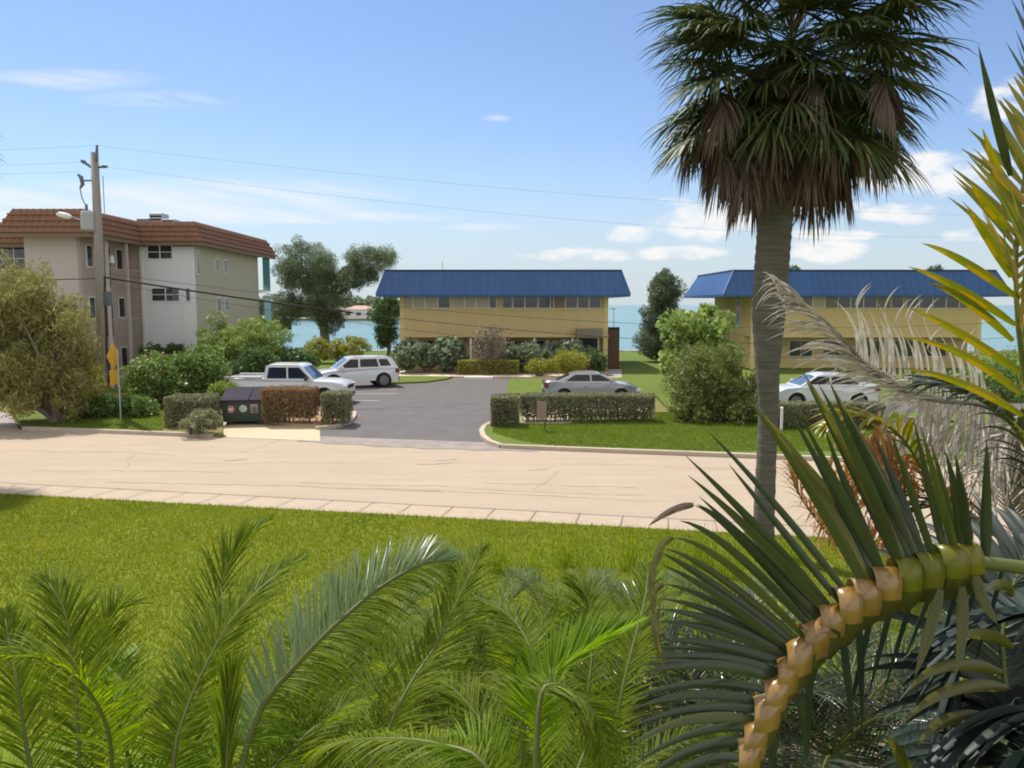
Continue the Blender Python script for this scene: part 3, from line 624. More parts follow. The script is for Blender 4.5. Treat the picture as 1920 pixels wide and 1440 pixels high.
def hedge(name, label, x0, x1, y0, y1, z0, z1, n, size, m, group=None, rz=0, seed=1, leggy=.15, cat='hedge', rough=.06, topm=None):
    rng = np.random.default_rng(seed); cx, cy = (x0 + x1) / 2, (y0 + y1) / 2; hx, hy = (x1 - x0) / 2, (y1 - y0) / 2
    root = empty(name, (cx, cy, z0), rz, label=label, cat=cat, group=group); H = z1 - z0
    A = np.array([2 * hx * 2 * hy, 2 * hx * H, 2 * hx * H * .5, 2 * hy * H, 2 * hy * H]); A /= A.sum(); k = rng.choice(5, n, p=A)
    u = rng.uniform(-1, 1, n); v = rng.uniform(0, 1, n); v[(k > 0)] = v[(k > 0)] ** (1 - leggy * 1.5)
    p = np.zeros((n, 3)); s = np.array([[0, 0, 1], [0, -1, 0], [0, 1, 0], [-1, 0, 0], [1, 0, 0]])
    m0 = k == 0; p[m0] = np.stack([u[m0] * hx, (v[m0] * 2 - 1) * hy, np.full(m0.sum(), H)], 1)
    for kk, sy in ((1, -1), (2, 1)):
        q = k == kk; p[q] = np.stack([u[q] * hx, np.full(q.sum(), sy * hy), v[q] * H], 1)
    for kk, sx in ((3, -1), (4, 1)):
        q = k == kk; p[q] = np.stack([np.full(q.sum(), sx * hx), u[q] * hy, v[q] * H], 1)
    off = np.array([noise.noise(Vector((a * 2.2 + seed, b * 2.2, c * 2.2))) for a, b, c in p])
    off2 = np.array([noise.noise(Vector((a * 7 + seed, b * 7, c * 7))) for a, b, c in p])
    p += s[k] * (off * rough * 1.6 + off2 * rough - np.abs(rng.normal(size=n)) * .05 + .01)[:, None]
    # soften the upright and top edges
    rr = .12; e = np.maximum(np.abs(p[:, 0]) - (hx - rr), 0) / rr; f = np.maximum(np.abs(p[:, 1]) - (hy - rr), 0) / rr; g = np.maximum(p[:, 2] - (H - rr), 0) / rr
    l = np.sqrt(e ** 2 + f ** 2 + g ** 2); sc = np.where(l > 1.1, 1.1 / np.maximum(l, 1e-6), 1)
    p[:, 0] = np.where(e > 0, np.sign(p[:, 0]) * (hx - rr + e * sc * rr), p[:, 0]); p[:, 1] = np.where(f > 0, np.sign(p[:, 1]) * (hy - rr + f * sc * rr), p[:, 1]); p[:, 2] = np.where(g > 0, H - rr + g * sc * rr, p[:, 2])
    if leggy > .1: keep = (rng.uniform(size=n) < (p[:, 2] / H * 1.8 + .25)) | (k == 0); p = p[keep]
    quads('foliage', leafquads(p, size, .55, .2, rng), m, root)
    mb = MB(); rnd = random.Random(seed)
    for i in range(int(26 * hx * 2)):
        x = rnd.uniform(-hx + .08, hx - .08); y = rnd.uniform(-hy + .06, hy - .06)
        mb.tube([(x, y, 0), (x + rnd.uniform(-.1, .1), y + rnd.uniform(-.1, .1), H * .5), (x + rnd.uniform(-.2, .2) * .6, y + rnd.uniform(-.2, .2) * .6, H * .93)], [.014, .01, .005], 4, False)
    # dense twiggy heart
    q = rng.uniform(-1, 1, size=(int(n * .35), 3)) * np.array([hx - .1, hy - .08, H * .42]) + np.array([0, 0, H * .55]); tq = leafquads(q, size * 1.6, .5, .2, rng)
    br = mb.build('branches', M['twig'], root); quads('inner_leaves', tq, M['twig'], root)
    return root

# big olive shrub at far left
plant('shrub', 'huge sprawling olive brown shrub at the far left, beside the power pole', 'shrub', (-17.5, 29.5, .08),
      [B(-60, 110, 470, 700, 30.5, 2.2), B(30, 185, 545, 740, 30, 1.8), B(-30, 120, 640, 790, 29, 1.6), B(90, 175, 690, 792, 29.2, 1.0), B(-70, 60, 560, 760, 29.5, 1.6), B(10, 110, 510, 640, 30.2, 1.4)], 52000, .19, M['lf_weep'], .09, inner=.25, hang=1.1, seed=3, up=0, clump=.34, aspect=.17, kcl=26)
plant('low_hedge', 'dark green hedge at the foot of the white bay of the condominium', 'hedge', (wx(315, 44.6), 44.6, .08), [B(262, 312, 645, 680, 44.6, .6), B(300, 352, 645, 680, 44.6, .6)], 6000, .12, M['lf_dark'], seed=50)
# trees by the water
TR = P(612, 632, 72)
plant('tree', 'tall dark double crowned tree by the water, right of the condominium', 'tree', (TR.x, 72, .05),
      [B(508, 640, 442, 560, 72, 3), B(560, 665, 470, 620, 71.5, 2.6), B(500, 575, 540, 615, 72, 2), B(640, 752, 456, 520, 73, 2.4), B(630, 710, 490, 545, 72.5, 1.8), B(590, 650, 575, 630, 72, 1.2), B(520, 600, 600, 585, 72, 1.2)][:6], 95000, .19, M['lf_pine'], inner=.18, trunk=([(TR.x, 72, .05), (TR.x - .2, 72, 2.2), (TR.x - .4, 72, 4.4), (TR.x + .1, 72.2, 6.5)], [.5, .4, .34, .2]), seed=5, up=.4, aspect=.22, kcl=75, clump=.24)
plant('tree', 'small dark round tree against the left end of the first yellow block', 'tree', (wx(728, 66), 66, .05),
      [B(692, 756, 552, 620, 66, 1.6), B(700, 750, 600, 655, 66, 1.4)], 7000, .26, M['lf_dark'], trunk=([(wx(728, 66), 66, .05), (wx(728, 66), 66, 2)], [.2, .14]), seed=6, aspect=.3)
PT = (wx(1238, 62), 62, .05)
plant('pine_tree', 'dark cone shaped pine tree in the gap between the two yellow blocks', 'tree', PT,
      [B(1208, 1284, 510, 590, 62, 1.5), B(1200, 1290, 560, 640, 62, 1.8), B(1190, 1262, 610, 672, 61.6, 1.5), B(1226, 1264, 506, 545, 62, .8)], 36000, .2, M['lf_pine'], inner=.35, trunk=([PT, (PT[0], 62, 3), (PT[0], 62, 6)], [.25, .18, .1]), seed=8, up=.6, aspect=.25, kcl=30)
# shore bushes left of centre
plant('hedge_bush', 'clipped yellow green bush at the water edge, behind the white suv', 'bush', (wx(640, 60), 60, .08), [B(560, 645, 632, 676, 60, 1.4), B(622, 694, 628, 672, 60, 1.4)], 11000, .13, M['lf_yel'], seed=9, kcl=40, clump=.22)
plant('palm_bush', 'loose feathery pale green palm bush below the sage wall of the condominium', 'bush', (wx(450, 44), 44, .08), [B(368, 450, 590, 690, 43, 1.6), B(440, 548, 592, 690, 44, 1.6), B(400, 500, 600, 690, 42.5, 1.5)], 17000, .26, M['lf_sea'], seed=10, up=.5, aspect=.16, kcl=26)
plant('bush', 'dark green bush behind the bed of the white pickup truck', 'bush', (wx(480, 41), 41, .08), [B(430, 520, 650, 712, 41, 1.2), B(500, 600, 655, 705, 44, 1.2)], 11000, .15, M['lf_dark'], seed=12)
plant('flowering_bush', 'green bush dotted with pink flowers, right of the yellow sign', 'bush', (wx(285, 35), 35, .08), [B(228, 330, 668, 760, 34.5, 1.3), B(250, 345, 660, 740, 36, 1.3)], 13000, .14, M['lf_mid'], flowers=160, seed=13)
plant('bush', 'bright green leafy bush between the flowering bush and the white pickup', 'bush', (wx(375, 36), 36, .08), [B(318, 430, 648, 745, 36, 1.5), B(300, 380, 690, 765, 35, 1.2)], 14000, .15, M['lf_mid'], seed=14)
plant('low_bush', 'low lime green bush above the lid of the dumpster', 'bush', (wx(430, 32), 32, .08), [B(392, 452, 716, 750, 32.3, .6)], 3500, .09, M['lf_lime'], seed=15)
plant('ground_bush', 'low dark green bush behind the sign post, on the left verge', 'bush', (wx(225, 31), 31, .08), [B(152, 230, 738, 792, 31, .8), B(215, 296, 738, 792, 31.2, .8)], 9000, .11, M['lf_mid'], seed=16)
plant('bush', 'yellowish green bush tucked between the big olive shrub and the power pole', 'bush', (wx(150, 31), 31, .08), [B(120, 190, 655, 795, 31, .9)], 6500, .12, M['lf_yel'], seed=17)
# beds along the first yellow block
plant('sea_grape_bush', 'large leaved sea grape bush at the left end of the first yellow block', 'bush', (wx(800, 51.5), 51.5, .08), [B(738, 810, 638, 692, 51.5, 1.2), B(795, 882, 636, 690, 51.5, 1.2)], 5200, .30, M['lf_gray'], seed=18, aspect=.7, up=.6)
plant('dry_shrub', 'dry bare pinkish shrub in front of the middle of the first yellow block', 'shrub', (wx(920, 50.5), 50.5, .08), [B(884, 962, 606, 690, 50.5, 1.1)], 2600, .14, M['lf_dry'], seed=19, nlimb=40, limb=.035, bark=M['lf_dry'])
plant('sea_grape_bush', 'long grey green sea grape bush under the right half of the first yellow block', 'bush', (wx(1020, 51.5), 51.5, .08), [B(945, 1030, 640, 690, 51.5, 1.2), B(1015, 1105, 636, 690, 52, 1.2)], 5200, .28, M['lf_gray'], seed=20, aspect=.7, up=.6)
plant('bush', 'small dark green bush at the corner beside the brown wooden screen', 'bush', (wx(1118, 50), 50, .08), [B(1095, 1140, 655, 700, 50, .8)], 3000, .16, M['lf_dark'], seed=21)
plant('round_bush', 'golden green round bush behind the silver grey sedan', 'bush', (wx(1068, 49), 49, .08), [B(1030, 1104, 656, 702, 49, 1.0)], 5200, .11, M['lf_yel'], seed=22)
plant('low_bush', 'low olive bush between the clipped yellow hedge and the golden round bush', 'bush', (wx(1010, 49), 49, .08), [B(984, 1042, 672, 700, 49, .7)], 3000, .10, M['lf_yel'], seed=23)
a = G(858, 703, .1); c_ = G(973, 703, .1)
hedge('clipped_hedge', 'low clipped bright yellow green hedge at the back of the driveway', a.x, c_.x, a.y - .1, a.y + 1.0, .1, P(900, 676, a.y).z, 6500, .075, M['lf_yel'], seed=24, leggy=.05)
# the clipped hedges by the road
Hg = 'clipped hedges along the road'
a = G(975, 793, .1); c_ = G(1228, 793, .1); zt = P(1100, 741, a.y).z
hedge('clipped_hedge', 'long clipped grey green hedge with bare lower stems, in front of the silver grey sedan', a.x, c_.x, a.y, a.y + .95, .1, zt, 21000, .055, M['lf_hedge'], seed=25, leggy=.3, group=Hg)
a = G(920, 801, .1); c_ = G(974, 801, .1)
hedge('clipped_hedge', 'squat square clipped hedge block at the right mouth of the driveway', a.x, c_.x - .04, a.y, a.y + 1.3, .1, P(945, 748, a.y).z + .05, 9000, .055, M['lf_hedge'], seed=26, group=Hg, leggy=.05)
a = G(601, 796, .1); c_ = G(650, 796, .1)
hedge('clipped_hedge', 'square clipped green hedge block at the left mouth of the driveway', a.x, c_.x, a.y, a.y + 1.2, .1, P(625, 738, a.y).z, 8000, .055, M['lf_hedge'], seed=27, group=Hg, leggy=.05)
a = G(490, 795, .1); c_ = G(588, 795, .1)
hedge('clipped_hedge', 'rust red and yellow clipped hedge in front of the white pickup', a.x, c_.x, a.y, a.y + 1.0, .1, P(540, 729, a.y).z, 12000, .06, M['lf_rust'], seed=28, group=Hg, leggy=.2)
a = G(296, 806, .1); c_ = G(398, 806, .1)
hedge('clipped_hedge', 'rounded olive green clipped hedge left of the dumpster', a.x, c_.x - .3, a.y + .5, a.y + 1.8, .1, P(340, 744, a.y + .6).z, 13000, .06, M['lf_hedge'], seed=29, group=Hg, leggy=.1, rough=.16)
plant('low_bush', 'low mounded green and brown bush at the kerb in front of the dumpster', 'bush', (wx(370, 27.2, 0), 27.0, .08), [B(330, 416, 766, 818, 26.9, .75, .1)], 6500, .06, M['lf_hedge'], seed=30, kcl=60, clump=.2)
# right side: sea grape over dark clipped bush
plant('sea_grape_tree', 'big round light green sea grape bush left of the second yellow block', 'bush', (wx(1305, 40), 40, .08), [B(1240, 1372, 572, 680, 40, 2.0), B(1236, 1310, 640, 730, 39, 1.4), B(1290, 1385, 630, 720, 39, 1.6)], 13000, .24, M['lf_sea'], seed=31, aspect=.75, up=.7, kcl=34)
plant('bush', 'dark shaggy bush reaching the grass beside the cabbage palm trunk', 'bush', (wx(1345, 30), 30, .1), [B(1250, 1400, 640, 790, 30.8, 1.8), B(1256, 1345, 725, 812, 30, 1.3), B(1330, 1440, 690, 812, 30, 1.5)], 32000, .14, M['lf_bush'], seed=32, aspect=.3, hang=.3, kcl=44)
a = G(1448, 805, .1); c_ = G(1660, 805, .1)
hedge('clipped_hedge', 'long dark clipped hedge in front of the silver car', a.x, c_.x, a.y, a.y + .9, .1, P(1550, 757, a.y).z, 15000, .055, M['lf_hedge'], seed=33, group=Hg, leggy=.25)
plant('bush', 'green bush right of the silver car, behind the dead palm frond', 'bush', (wx(1790, 36), 36, .08), [B(1690, 1800, 690, 775, 36, 1.2), B(1790, 2000, 660, 790, 37, 2)], 12000, .15, M['lf_mid'], seed=34)
plant('tree', 'distant round treetop showing just above the blue roof beside the cabbage palm trunk', 'tree', (wx(1487, 95), 74.5, .05), [B(1468, 1506, 498, 560, 74.5, 1)], 2500, .3, M['lf_pine'], trunk=([(wx(1487, 95), 74.5, .05), (wx(1487, 74.5), 74.5, 5)], [.2, .1]), seed=35)
plant('tree', 'distant treetop above the right end of the second blue roof', 'tree', (wx(1752, 74), 74.5, .05), [B(1736, 1772, 498, 560, 74.5, 1)], 2500, .3, M['lf_pine'], trunk=([(wx(1752, 74), 74.5, .05), (wx(1752, 74.5), 74.5, 5)], [.2, .1]), seed=36)
# far shore wood
rng = np.random.default_rng(40); bl = []
for i in range(44):
    x = -140 + i * 2.6 + random.uniform(-1, 1); y = 306 + random.uniform(-3, 3) + 14; bl.append((x, y, 2 + random.uniform(0, 1.6), 4.5, 4, 3.2 + random.uniform(0, 2.6)))
pts = []
for b in bl:
    d = rng.normal(size=(500, 3)); d /= np.linalg.norm(d, axis=1)[:, None]; pts.append(np.array(b[:3]) + d * np.array(b[3:]) * rng.uniform(.7, 1.05, size=(500, 1)))
tag(quads('far_trees', leafquads(np.concatenate(pts), 1.3, .6, .2, rng), M['lf_gray']), 'dark line of trees on the far shore across the water', 'trees', kind='stuff')

# ---------------------------------------------------------------- cabbage palm
M['fan'] = leafmat('fan_palm_leaf', (.050, .075, .022), (.075, .105, .030), (.23, .22, .09), .22, rough=.5, trans=.18, spec=.3)
M['fan_dead'] = leafmat('dead_fan_leaf', (.105, .070, .055), (.155, .108, .086), (.24, .185, .15), .3, rough=.8, trans=.08)
M['palm_trunk'] = mat('palm_trunk', (.085, .080, .066), .95, (.19, .175, .145), 2.2, .8, spec=.1, bump=1, bscale=7, stretch=(.7, .7, 9))
def strips(acc, p0, d, L_, w, n=4, droop=.3, roll=0, prof=None, curl=0):
    """one blade as n quads across its length; acc collects 4-vertex faces"""
    p = Vector(p0); d = Vector(d).normalized(); s = d.cross(Vector((0, 0, 1)))
    s = s.normalized() if s.length > 1e-3 else Vector((1, 0, 0))
    if roll: s = Matrix.Rotation(roll, 3, d) @ s
    prev = None
    for i in range(n + 1):
        t = i / n; ww = w * (prof[i] if prof else (.55 + 1.2 * t if t < .35 else 1.0 * (1 - (t - .35) / .65) ** .8)) * .5
        a, b = p - s * ww, p + s * ww
        if prev: acc.append((prev[0], prev[1], b, a))
        prev = (a, b)
        dd = (d + Vector((0, 0, -droop * (t ** 1.3) * 1.5))).normalized(); p = p + dd * (L_ / n)
def qarr(acc, org=(0, 0, 0)):
    o = Vector(org); return np.array([[tuple(v - o) for v in q] for q in acc], dtype=np.float32).reshape(-1, 3)
def fan_leaf(acc, base, az, el, pet, bl, nseg, droop, rnd, sag=.25, spread=2.3, w=.045, hang=0):
    d = Vector((math.cos(az) * math.cos(el), math.sin(az) * math.cos(el), math.sin(el))); p = Vector(base)
    for i in range(5):                                # petiole
        s = d.cross(Vector((0, 0, 1))).normalized() * .018; q = p + d * pet / 5; acc.append((p - s, p + s, q + s, q - s)); u = s.cross(d).normalized() * .014; acc.append((p - u, p + u, q + u, q - u))
        p = q; d = (d + Vector((0, 0, -sag / 5))).normalized()
    if hang: d = (d * (1 - hang) + Vector((0, 0, -hang))).normalized()
    s = Vector((-math.sin(az), math.cos(az), 0)); nrm = s.cross(d).normalized()
    if nrm.z < 0: nrm = -nrm
    for k in range(nseg):
        f = (k + .5) / nseg * 2 - 1; ph = f * spread
        dd = d * math.cos(ph) + s * math.sin(ph) + nrm * (.18 - .25 * abs(f)) + Vector((rnd.gauss(0, .05), rnd.gauss(0, .05), rnd.gauss(0, .05)))
        o = p + d * .22 * (1 - abs(f))
        strips(acc, o, dd, bl * (1 - .28 * abs(f) ** 2) * rnd.uniform(.85, 1.1), w, 4, droop * rnd.uniform(.7, 1.4), rnd.uniform(-.5, .5))
rnd = random.Random(5)
cb = P(1432, 1050, 13.9); cb.z = .06; ct = P(1462, 300, 14.2)
cp = empty('cabbage_palm', cb, label='tall cabbage palm with shaggy brown skirt and thick grey trunk on the near lawn', cat='palm tree')
org = cb.copy()
tp = []
def ring(y, w, Y): p = P(y[0], y[1], Y); return (p - org, w)
ctrl = [ring((1430, 1054), .215, 13.9), ring((1432, 980), .19, 13.9), ring((1437, 860), .175, 13.95), ring((1441, 760), .18, 14), ring((1439, 690), .215, 14), ring((1441, 590), .29, 14), ring((1447, 500), .30, 14.05), ring((1452, 430), .30, 14.1), ring((1457, 360), .30, 14.15), ring((1462, 280), .26, 14.2), ring((1466, 150), .22, 14.2)]
pts_, rads_ = [], []
for i in range(len(ctrl) - 1):
    for j in range(10):
        t = j / 10; q = ctrl[i][0].lerp(ctrl[i + 1][0], t); r = ctrl[i][1] * (1 - t) + ctrl[i + 1][1] * t
        pts_.append(q); rads_.append(r * (1 + .03 * math.sin(len(pts_) * 2.4) + .03 * noise.noise(Vector((len(pts_) * .9, 0, 0)))))
MB().tube(pts_, rads_, 20).build('trunk', M['palm_trunk'], cp, smooth=True)
crown = P(1482, 118, 14.2) - org
nG, nD = 100, 96
for i in range(nG):
    f = i / nG; az = i * 2.39996; el = R(78 - 108 * f ** .8 + rnd.uniform(-9, 9)); acc = []
    fan_leaf(acc, crown + Vector((0, 0, .7 - 1.1 * f)), az, el, rnd.uniform(1.0, 1.85), rnd.uniform(1.0, 1.3), 54, .75, rnd, .35, w=.058)
    quads('frond', qarr(acc), M['fan'], cp)
for i in range(nD):
    f = i / nD; az = i * 2.39996 + 1; el = R(-5 - 50 * f + rnd.uniform(-9, 9)); acc = []
    fan_leaf(acc, crown + Vector((0, 0, .1 - .75 * f)), az, el, rnd.uniform(.6, 2.1) - .5 * f, rnd.uniform(.9, 1.2), 44, 1.5, rnd, .5, spread=1.25, w=.056, hang=.75)
    quads('dead_frond', qarr(acc), M['fan_dead'], cp)
acc = []                                          # old flower stalk, reddish brown
for i in range(420):
    o = crown + Vector((rnd.gauss(-.35, .16), rnd.gauss(-1.3, .15), rnd.gauss(.95, .35))); strips(acc, o, (rnd.gauss(0, .4), -.2, -1), rnd.uniform(.12, .3), .012, 2, .2)
quads('flower_stalk', qarr(acc), mat('red_brown_stalk', (.30, .15, .10), .9, (.4, .22, .16), 5, .9), cp)
acc = []                                          # boots on the upper trunk
for i in range(60):
    a_ = i * 2.4; z = ct.z - org.z - .9 + i * .028; rr = .27; q = ctrl[8][0].lerp(ctrl[9][0], .5)
    strips(acc, (q.x + math.cos(a_) * rr, q.y + math.sin(a_) * rr, z - .3), (math.cos(a_) * .5, math.sin(a_) * .5, 1), .42, .09, 3, .1, prof=(1, .8, .6, .5))
quads('leaf_boots', qarr(acc), M['fan_dead'], cp)

# palm leaning in from the left, only its shade falls in the picture
acc = []; o2 = Vector((-17.2, 19.2, .06)); lp = empty('leaning_palm', o2, label='palm just outside the left edge whose shade falls on lawn and road', cat='palm tree')
MB().tube([(0, 0, 0), (.3, .6, 2.5), (.8, 1.9, 6.4), (1.1, 3.0, 9.0)], [.22, .17, .15, .13], 10).build('trunk', M['palm_trunk'], lp, smooth=True)
for i in range(46):
    acc = []; fan_leaf(acc, Vector((1.1, 3.0, 9.0)), i * 2.4, R(60 - 95 * i / 46), .7, .9, 30, .5, rnd); quads('frond', qarr(acc), M['fan'], lp)
# ---------------------------------------------------------------- vehicles
M['tyre'] = mat('tyre_rubber', (.018, .018, .018), .85); M['rim'] = mat('alloy_rim', (.22, .22, .23), .4, metal=.8)
M['carglass'] = mat('tinted_glass', (.010, .011, .013), .12, spec=.45)
M['lampw'] = mat('headlight_lens', (.7, .72, .74), .15, spec=.8); M['lampr'] = mat('tail_light_lens', (.16, .02, .02), .3, spec=.8)
M['plastic'] = mat('black_plastic', (.025, .025, .027), .6)
M['wshield'] = mat('reflecting_windshield', (.06, .09, .12), .06, spec=1.0, coat=1.0)
def vehicle(name, label, loc, rz, paint, L_, W, belt, cab, arches, r=.34, sill=.26, roofw=.72, cat='car', pickup=False, glassx=None, group='parked cars'):
    root = empty(name, loc, rz, label=label, cat=cat, group=group)
    xr, xf = arches
    def arch(x): return [(x + math.cos(a) * (r + .06), .0 + r + math.sin(a) * (r + .06)) for a in [math.pi - math.pi * i / 10 for i in range(11)]]
    ar = [(x, max(z, sill)) for x, z in arch(xr)]; af = [(x, max(z, sill)) for x, z in arch(xf)]
    bot = [(-L_ / 2, .42), (-L_ / 2 + .08, .30)] + ar + af + [(L_ / 2 - .1, .26), (L_ / 2, .40)]
    outl = bot + belt[::-1]                      # belt: rear to front
    cz = .7; ys = [-1, -.97, -.9, 0, .9, .97, 1]; ins = [.93, .985, 1, 1, 1, .985, .93]
    v = []; n = len(outl)
    for y_, k in zip(ys, ins):
        for x, z in outl:
            tp_ = 1 - .10 * (abs(x) / (L_ / 2)) ** 5 - (.05 * max(0, z - .75) / .4); crown_ = .03 * (1 - y_ * y_) if z > .8 else 0
            v.append((x * (1 - (1 - k) * .3), y_ * W / 2 * tp_, cz + (z - cz) * (k if z > cz else 1) + crown_))
    f = [(i * n + j, i * n + (j + 1) % n, (i + 1) * n + (j + 1) % n, (i + 1) * n + j) for i in range(len(ys) - 1) for j in range(n)]
    f += [tuple(range(n)), tuple(reversed([(len(ys) - 1) * n + j for j in range(n)]))]
    mb = MB(); mb.add(v, f); body = mb.build('body', paint, root)
    body.data.polygons.foreach_set('use_smooth', [len(p.vertices) == 4 for p in body.data.polygons])
    zb = min(z for x, z in cab); zt = max(z for x, z in cab)
    def hw(z, o=0): t = (z - zb) / (zt - zb); return W / 2 * (.93 * (1 - t) + roofw * t) + o
    mb = MB(); m_ = len(cab)
    mb.add([(x, -hw(z), z) for x, z in cab] + [(x, 0, z + (.03 if z > zt - .1 else 0)) for x, z in cab] + [(x, hw(z), z) for x, z in cab],
           [(k * m_ + i, k * m_ + i + 1, (k + 1) * m_ + i + 1, (k + 1) * m_ + i) for k in range(2) for i in range(m_ - 1)] + [tuple(range(m_ - 1, -1, -1)), tuple(2 * m_ + i for i in range(m_))])
    mb.build('cabin', paint, root, bevel=.03)
    # side windows, front and rear glass
    for s in (-1, 1):
        for (x0, x1, x2, x3, za, zc) in glassx:       # bottom rear, bottom front, top front, top rear
            q = [(x0, s * hw(za, .008), za), (x1, s * hw(za, .008), za), (x2, s * hw(zc, .008), zc), (x3, s * hw(zc, .008), zc)]
            g = MB(); g.add(q, [(0, 1, 2, 3) if s > 0 else (3, 2, 1, 0)]); g.build('side_window', M['carglass'], root)
    def slant(p, q, nm, mm):
        (xa, za), (xb, zc) = p, q; dx, dz = xb - xa, zc - za; l = math.hypot(dx, dz); ox, oz = (-dz / l * .008, dx / l * .008)
        if oz < 0: ox, oz = -ox, -oz
        a = (xa + dx * .1, za + dz * .1); c = (xa + dx * .88, za + dz * .88)
        g = MB(); g.add([(a[0] + ox, -hw(a[1], -.1), a[1] + oz), (a[0] + ox, hw(a[1], -.1), a[1] + oz), (c[0] + ox, hw(c[1], -.08), c[1] + oz), (c[0] + ox, -hw(c[1], -.08), c[1] + oz),
                        (a[0] + ox, 0, a[1] + oz + .012), (c[0] + ox, 0, c[1] + oz + .03)], [(0, 4, 5, 3), (4, 1, 2, 5)]); g.build(nm, mm, root)
    slant(cab[0], cab[1], 'rear_window', M['carglass']); slant(cab[-1], cab[-2], 'windshield', M['wshield'])
    for x in (xr, xf):
        for s in (-1, 1):
            mb = MB(); mb.tube([(x, s * (W / 2 - .26), r), (x, s * (W / 2 - .03), r), (x, s * (W / 2 - .01), r)], [r, r, r * .93], 22); wh = mb.build('wheel', M['tyre'], root)
            rm = MB(); yo = s * (W / 2 + .004)
            rm.tube([(x, s * (W / 2 - .012), r), (x, yo, r)], [r * .68, r * .64], 18)
            for k in range(5):
                a = k * 1.2566; rm.bar((x, yo + s * .006, r), (x + math.cos(a) * r * .6, yo + s * .006, r + math.sin(a) * r * .6), .05, .02)
            rm.build('rim', M['rim'], wh)
            ah = MB(); ah.tube([(x, s * (W / 2 - .30), r + .02), (x, s * (W / 2 - .1), r + .02)], r + .055, 18); ah.build('wheel_well', M['plastic'], root)
    zt_ = max(z for x, z in belt if x > L_ / 2 - .4); zr = max(z for x, z in belt if x < -L_ / 2 + .4)
    for s in (-1, 1):
        MB().box(L_ / 2 - .22, L_ / 2 + .004, s * W * .38 - .16, s * W * .38 + .16, zt_ - .22, zt_ - .07).build('headlight', M['lampw'], root, bevel=.03)
        MB().box(-L_ / 2 - .006, -L_ / 2 + .22, s * W * .42 - .11, s * W * .42 + .12, zr - .30, zr - .06).build('tail_light', M['lampr'], root, bevel=.03)
        x_ = cab[-1][0] - .35; m = MB(); m.box(x_ - .06, x_ + .08, s * (W / 2 + .02) - .0 if s > 0 else -(W / 2 + .18), (W / 2 + .18) if s > 0 else -(W / 2 + .02), zb + .04, zb + .19).build('mirror', M['plastic'] if pickup else paint, root, bevel=.03)
        for hx in [glassx[0][1] - .3] + ([glassx[1][1] - .3] if len(glassx) > 1 else []):
            MB().box(hx, hx + .18, s * (W / 2) - .02, s * (W / 2) + .012, zb - .16, zb - .125).build('door_handle', paint, root)
    MB().box(L_ / 2 - .1, L_ / 2 + .02, -W * .36, W * .36, .32, .52).build('bumper', M['plastic'] if not pickup else M['rim'], root, bevel=.02)
    MB().box(-L_ / 2 - .03, -L_ / 2 + .1, -W * .42, W * .42, .33, .55).build('rear_bumper', M['plastic'], root, bevel=.02)
    MB().box(-L_ / 2 - .045, -L_ / 2 - .032, -.16, .16, .60, .74).build('licence_plate', M['white'], root)
    MB().box(L_ / 2 - .05, L_ / 2 + .012, -W * .25, W * .25, zt_ - .25, zt_ - .08).build('grille', M['plastic'], root, bevel=.01)
    return root
paintw = mat('white_car_paint', (.72, .73, .74), .25, spec=.6, coat=.6)
paints = mat('silver_car_paint', (.66, .68, .71), .28, metal=.05, spec=.7, coat=.7)
paintd = mat('dark_grey_car_paint', (.34, .34, .37), .25, metal=.3, spec=.7, coat=.8)
# pickup, nose to the right
pk = vehicle('pickup_truck', 'white crew cab pickup truck nosed right behind the rust red hedge', (wx(540, 36.2, .5) + .1, 36.4, .01), R(-3), paintw, 5.75, 1.95,
    [(-2.87, .55), (-2.88, 1.18), (-2.80, 1.24), (-.95, 1.24), (-.9, 1.16), (1.25, 1.14), (2.2, 1.10), (2.75, .98), (2.87, .72)],
    [(-1.0, 1.10), (-.92, 1.76), (-.7, 1.86), (.55, 1.86), (.75, 1.80), (1.4, 1.12)], (-1.75, 1.9), r=.39, cat='truck', pickup=True, roofw=.76, group='cars parked in the lot',
    glassx=[(-.82, .10, .06, -.76, 1.22, 1.72), (.18, 1.18, .66, .14, 1.22, 1.72)])
b = MB(); b.box(-2.78, -1.08, -.80, .80, 1.243, 1.262).build('bed_shade_sheet', M['plastic'], pk)  # dark sheet paints the shaded hollow of the open bed
for s in (-1, 1): MB().box(-2.83, -1.05, s * .90 - .05, s * .90 + .05, 1.22, 1.31).build('bed_rail', paintw, pk, bevel=.02)
vehicle('suv', 'white suv parked at an angle just beyond the pickup, tail towards the driveway', (wx(660, 43, .8) + .1, 43.4, .01), R(180 + 24), paints, 4.65, 1.86,
    [(-2.3, .5), (-2.33, .95), (-2.25, 1.10), (-1.2, 1.12), (1.1, 1.06), (1.9, .98), (2.22, .84), (2.33, .62)],
    [(-2.28, 1.06), (-1.95, 1.62), (-1.7, 1.72), (.2, 1.74), (.45, 1.69), (1.25, 1.04)], (-1.42, 1.42), r=.40, group='cars parked in the lot',
    glassx=[(-1.15, -.1, -.12, -1.05, 1.17, 1.60), (0, 1.05, .42, -.02, 1.14, 1.60), (-1.85, -1.25, -1.15, -1.65, 1.2, 1.58)])
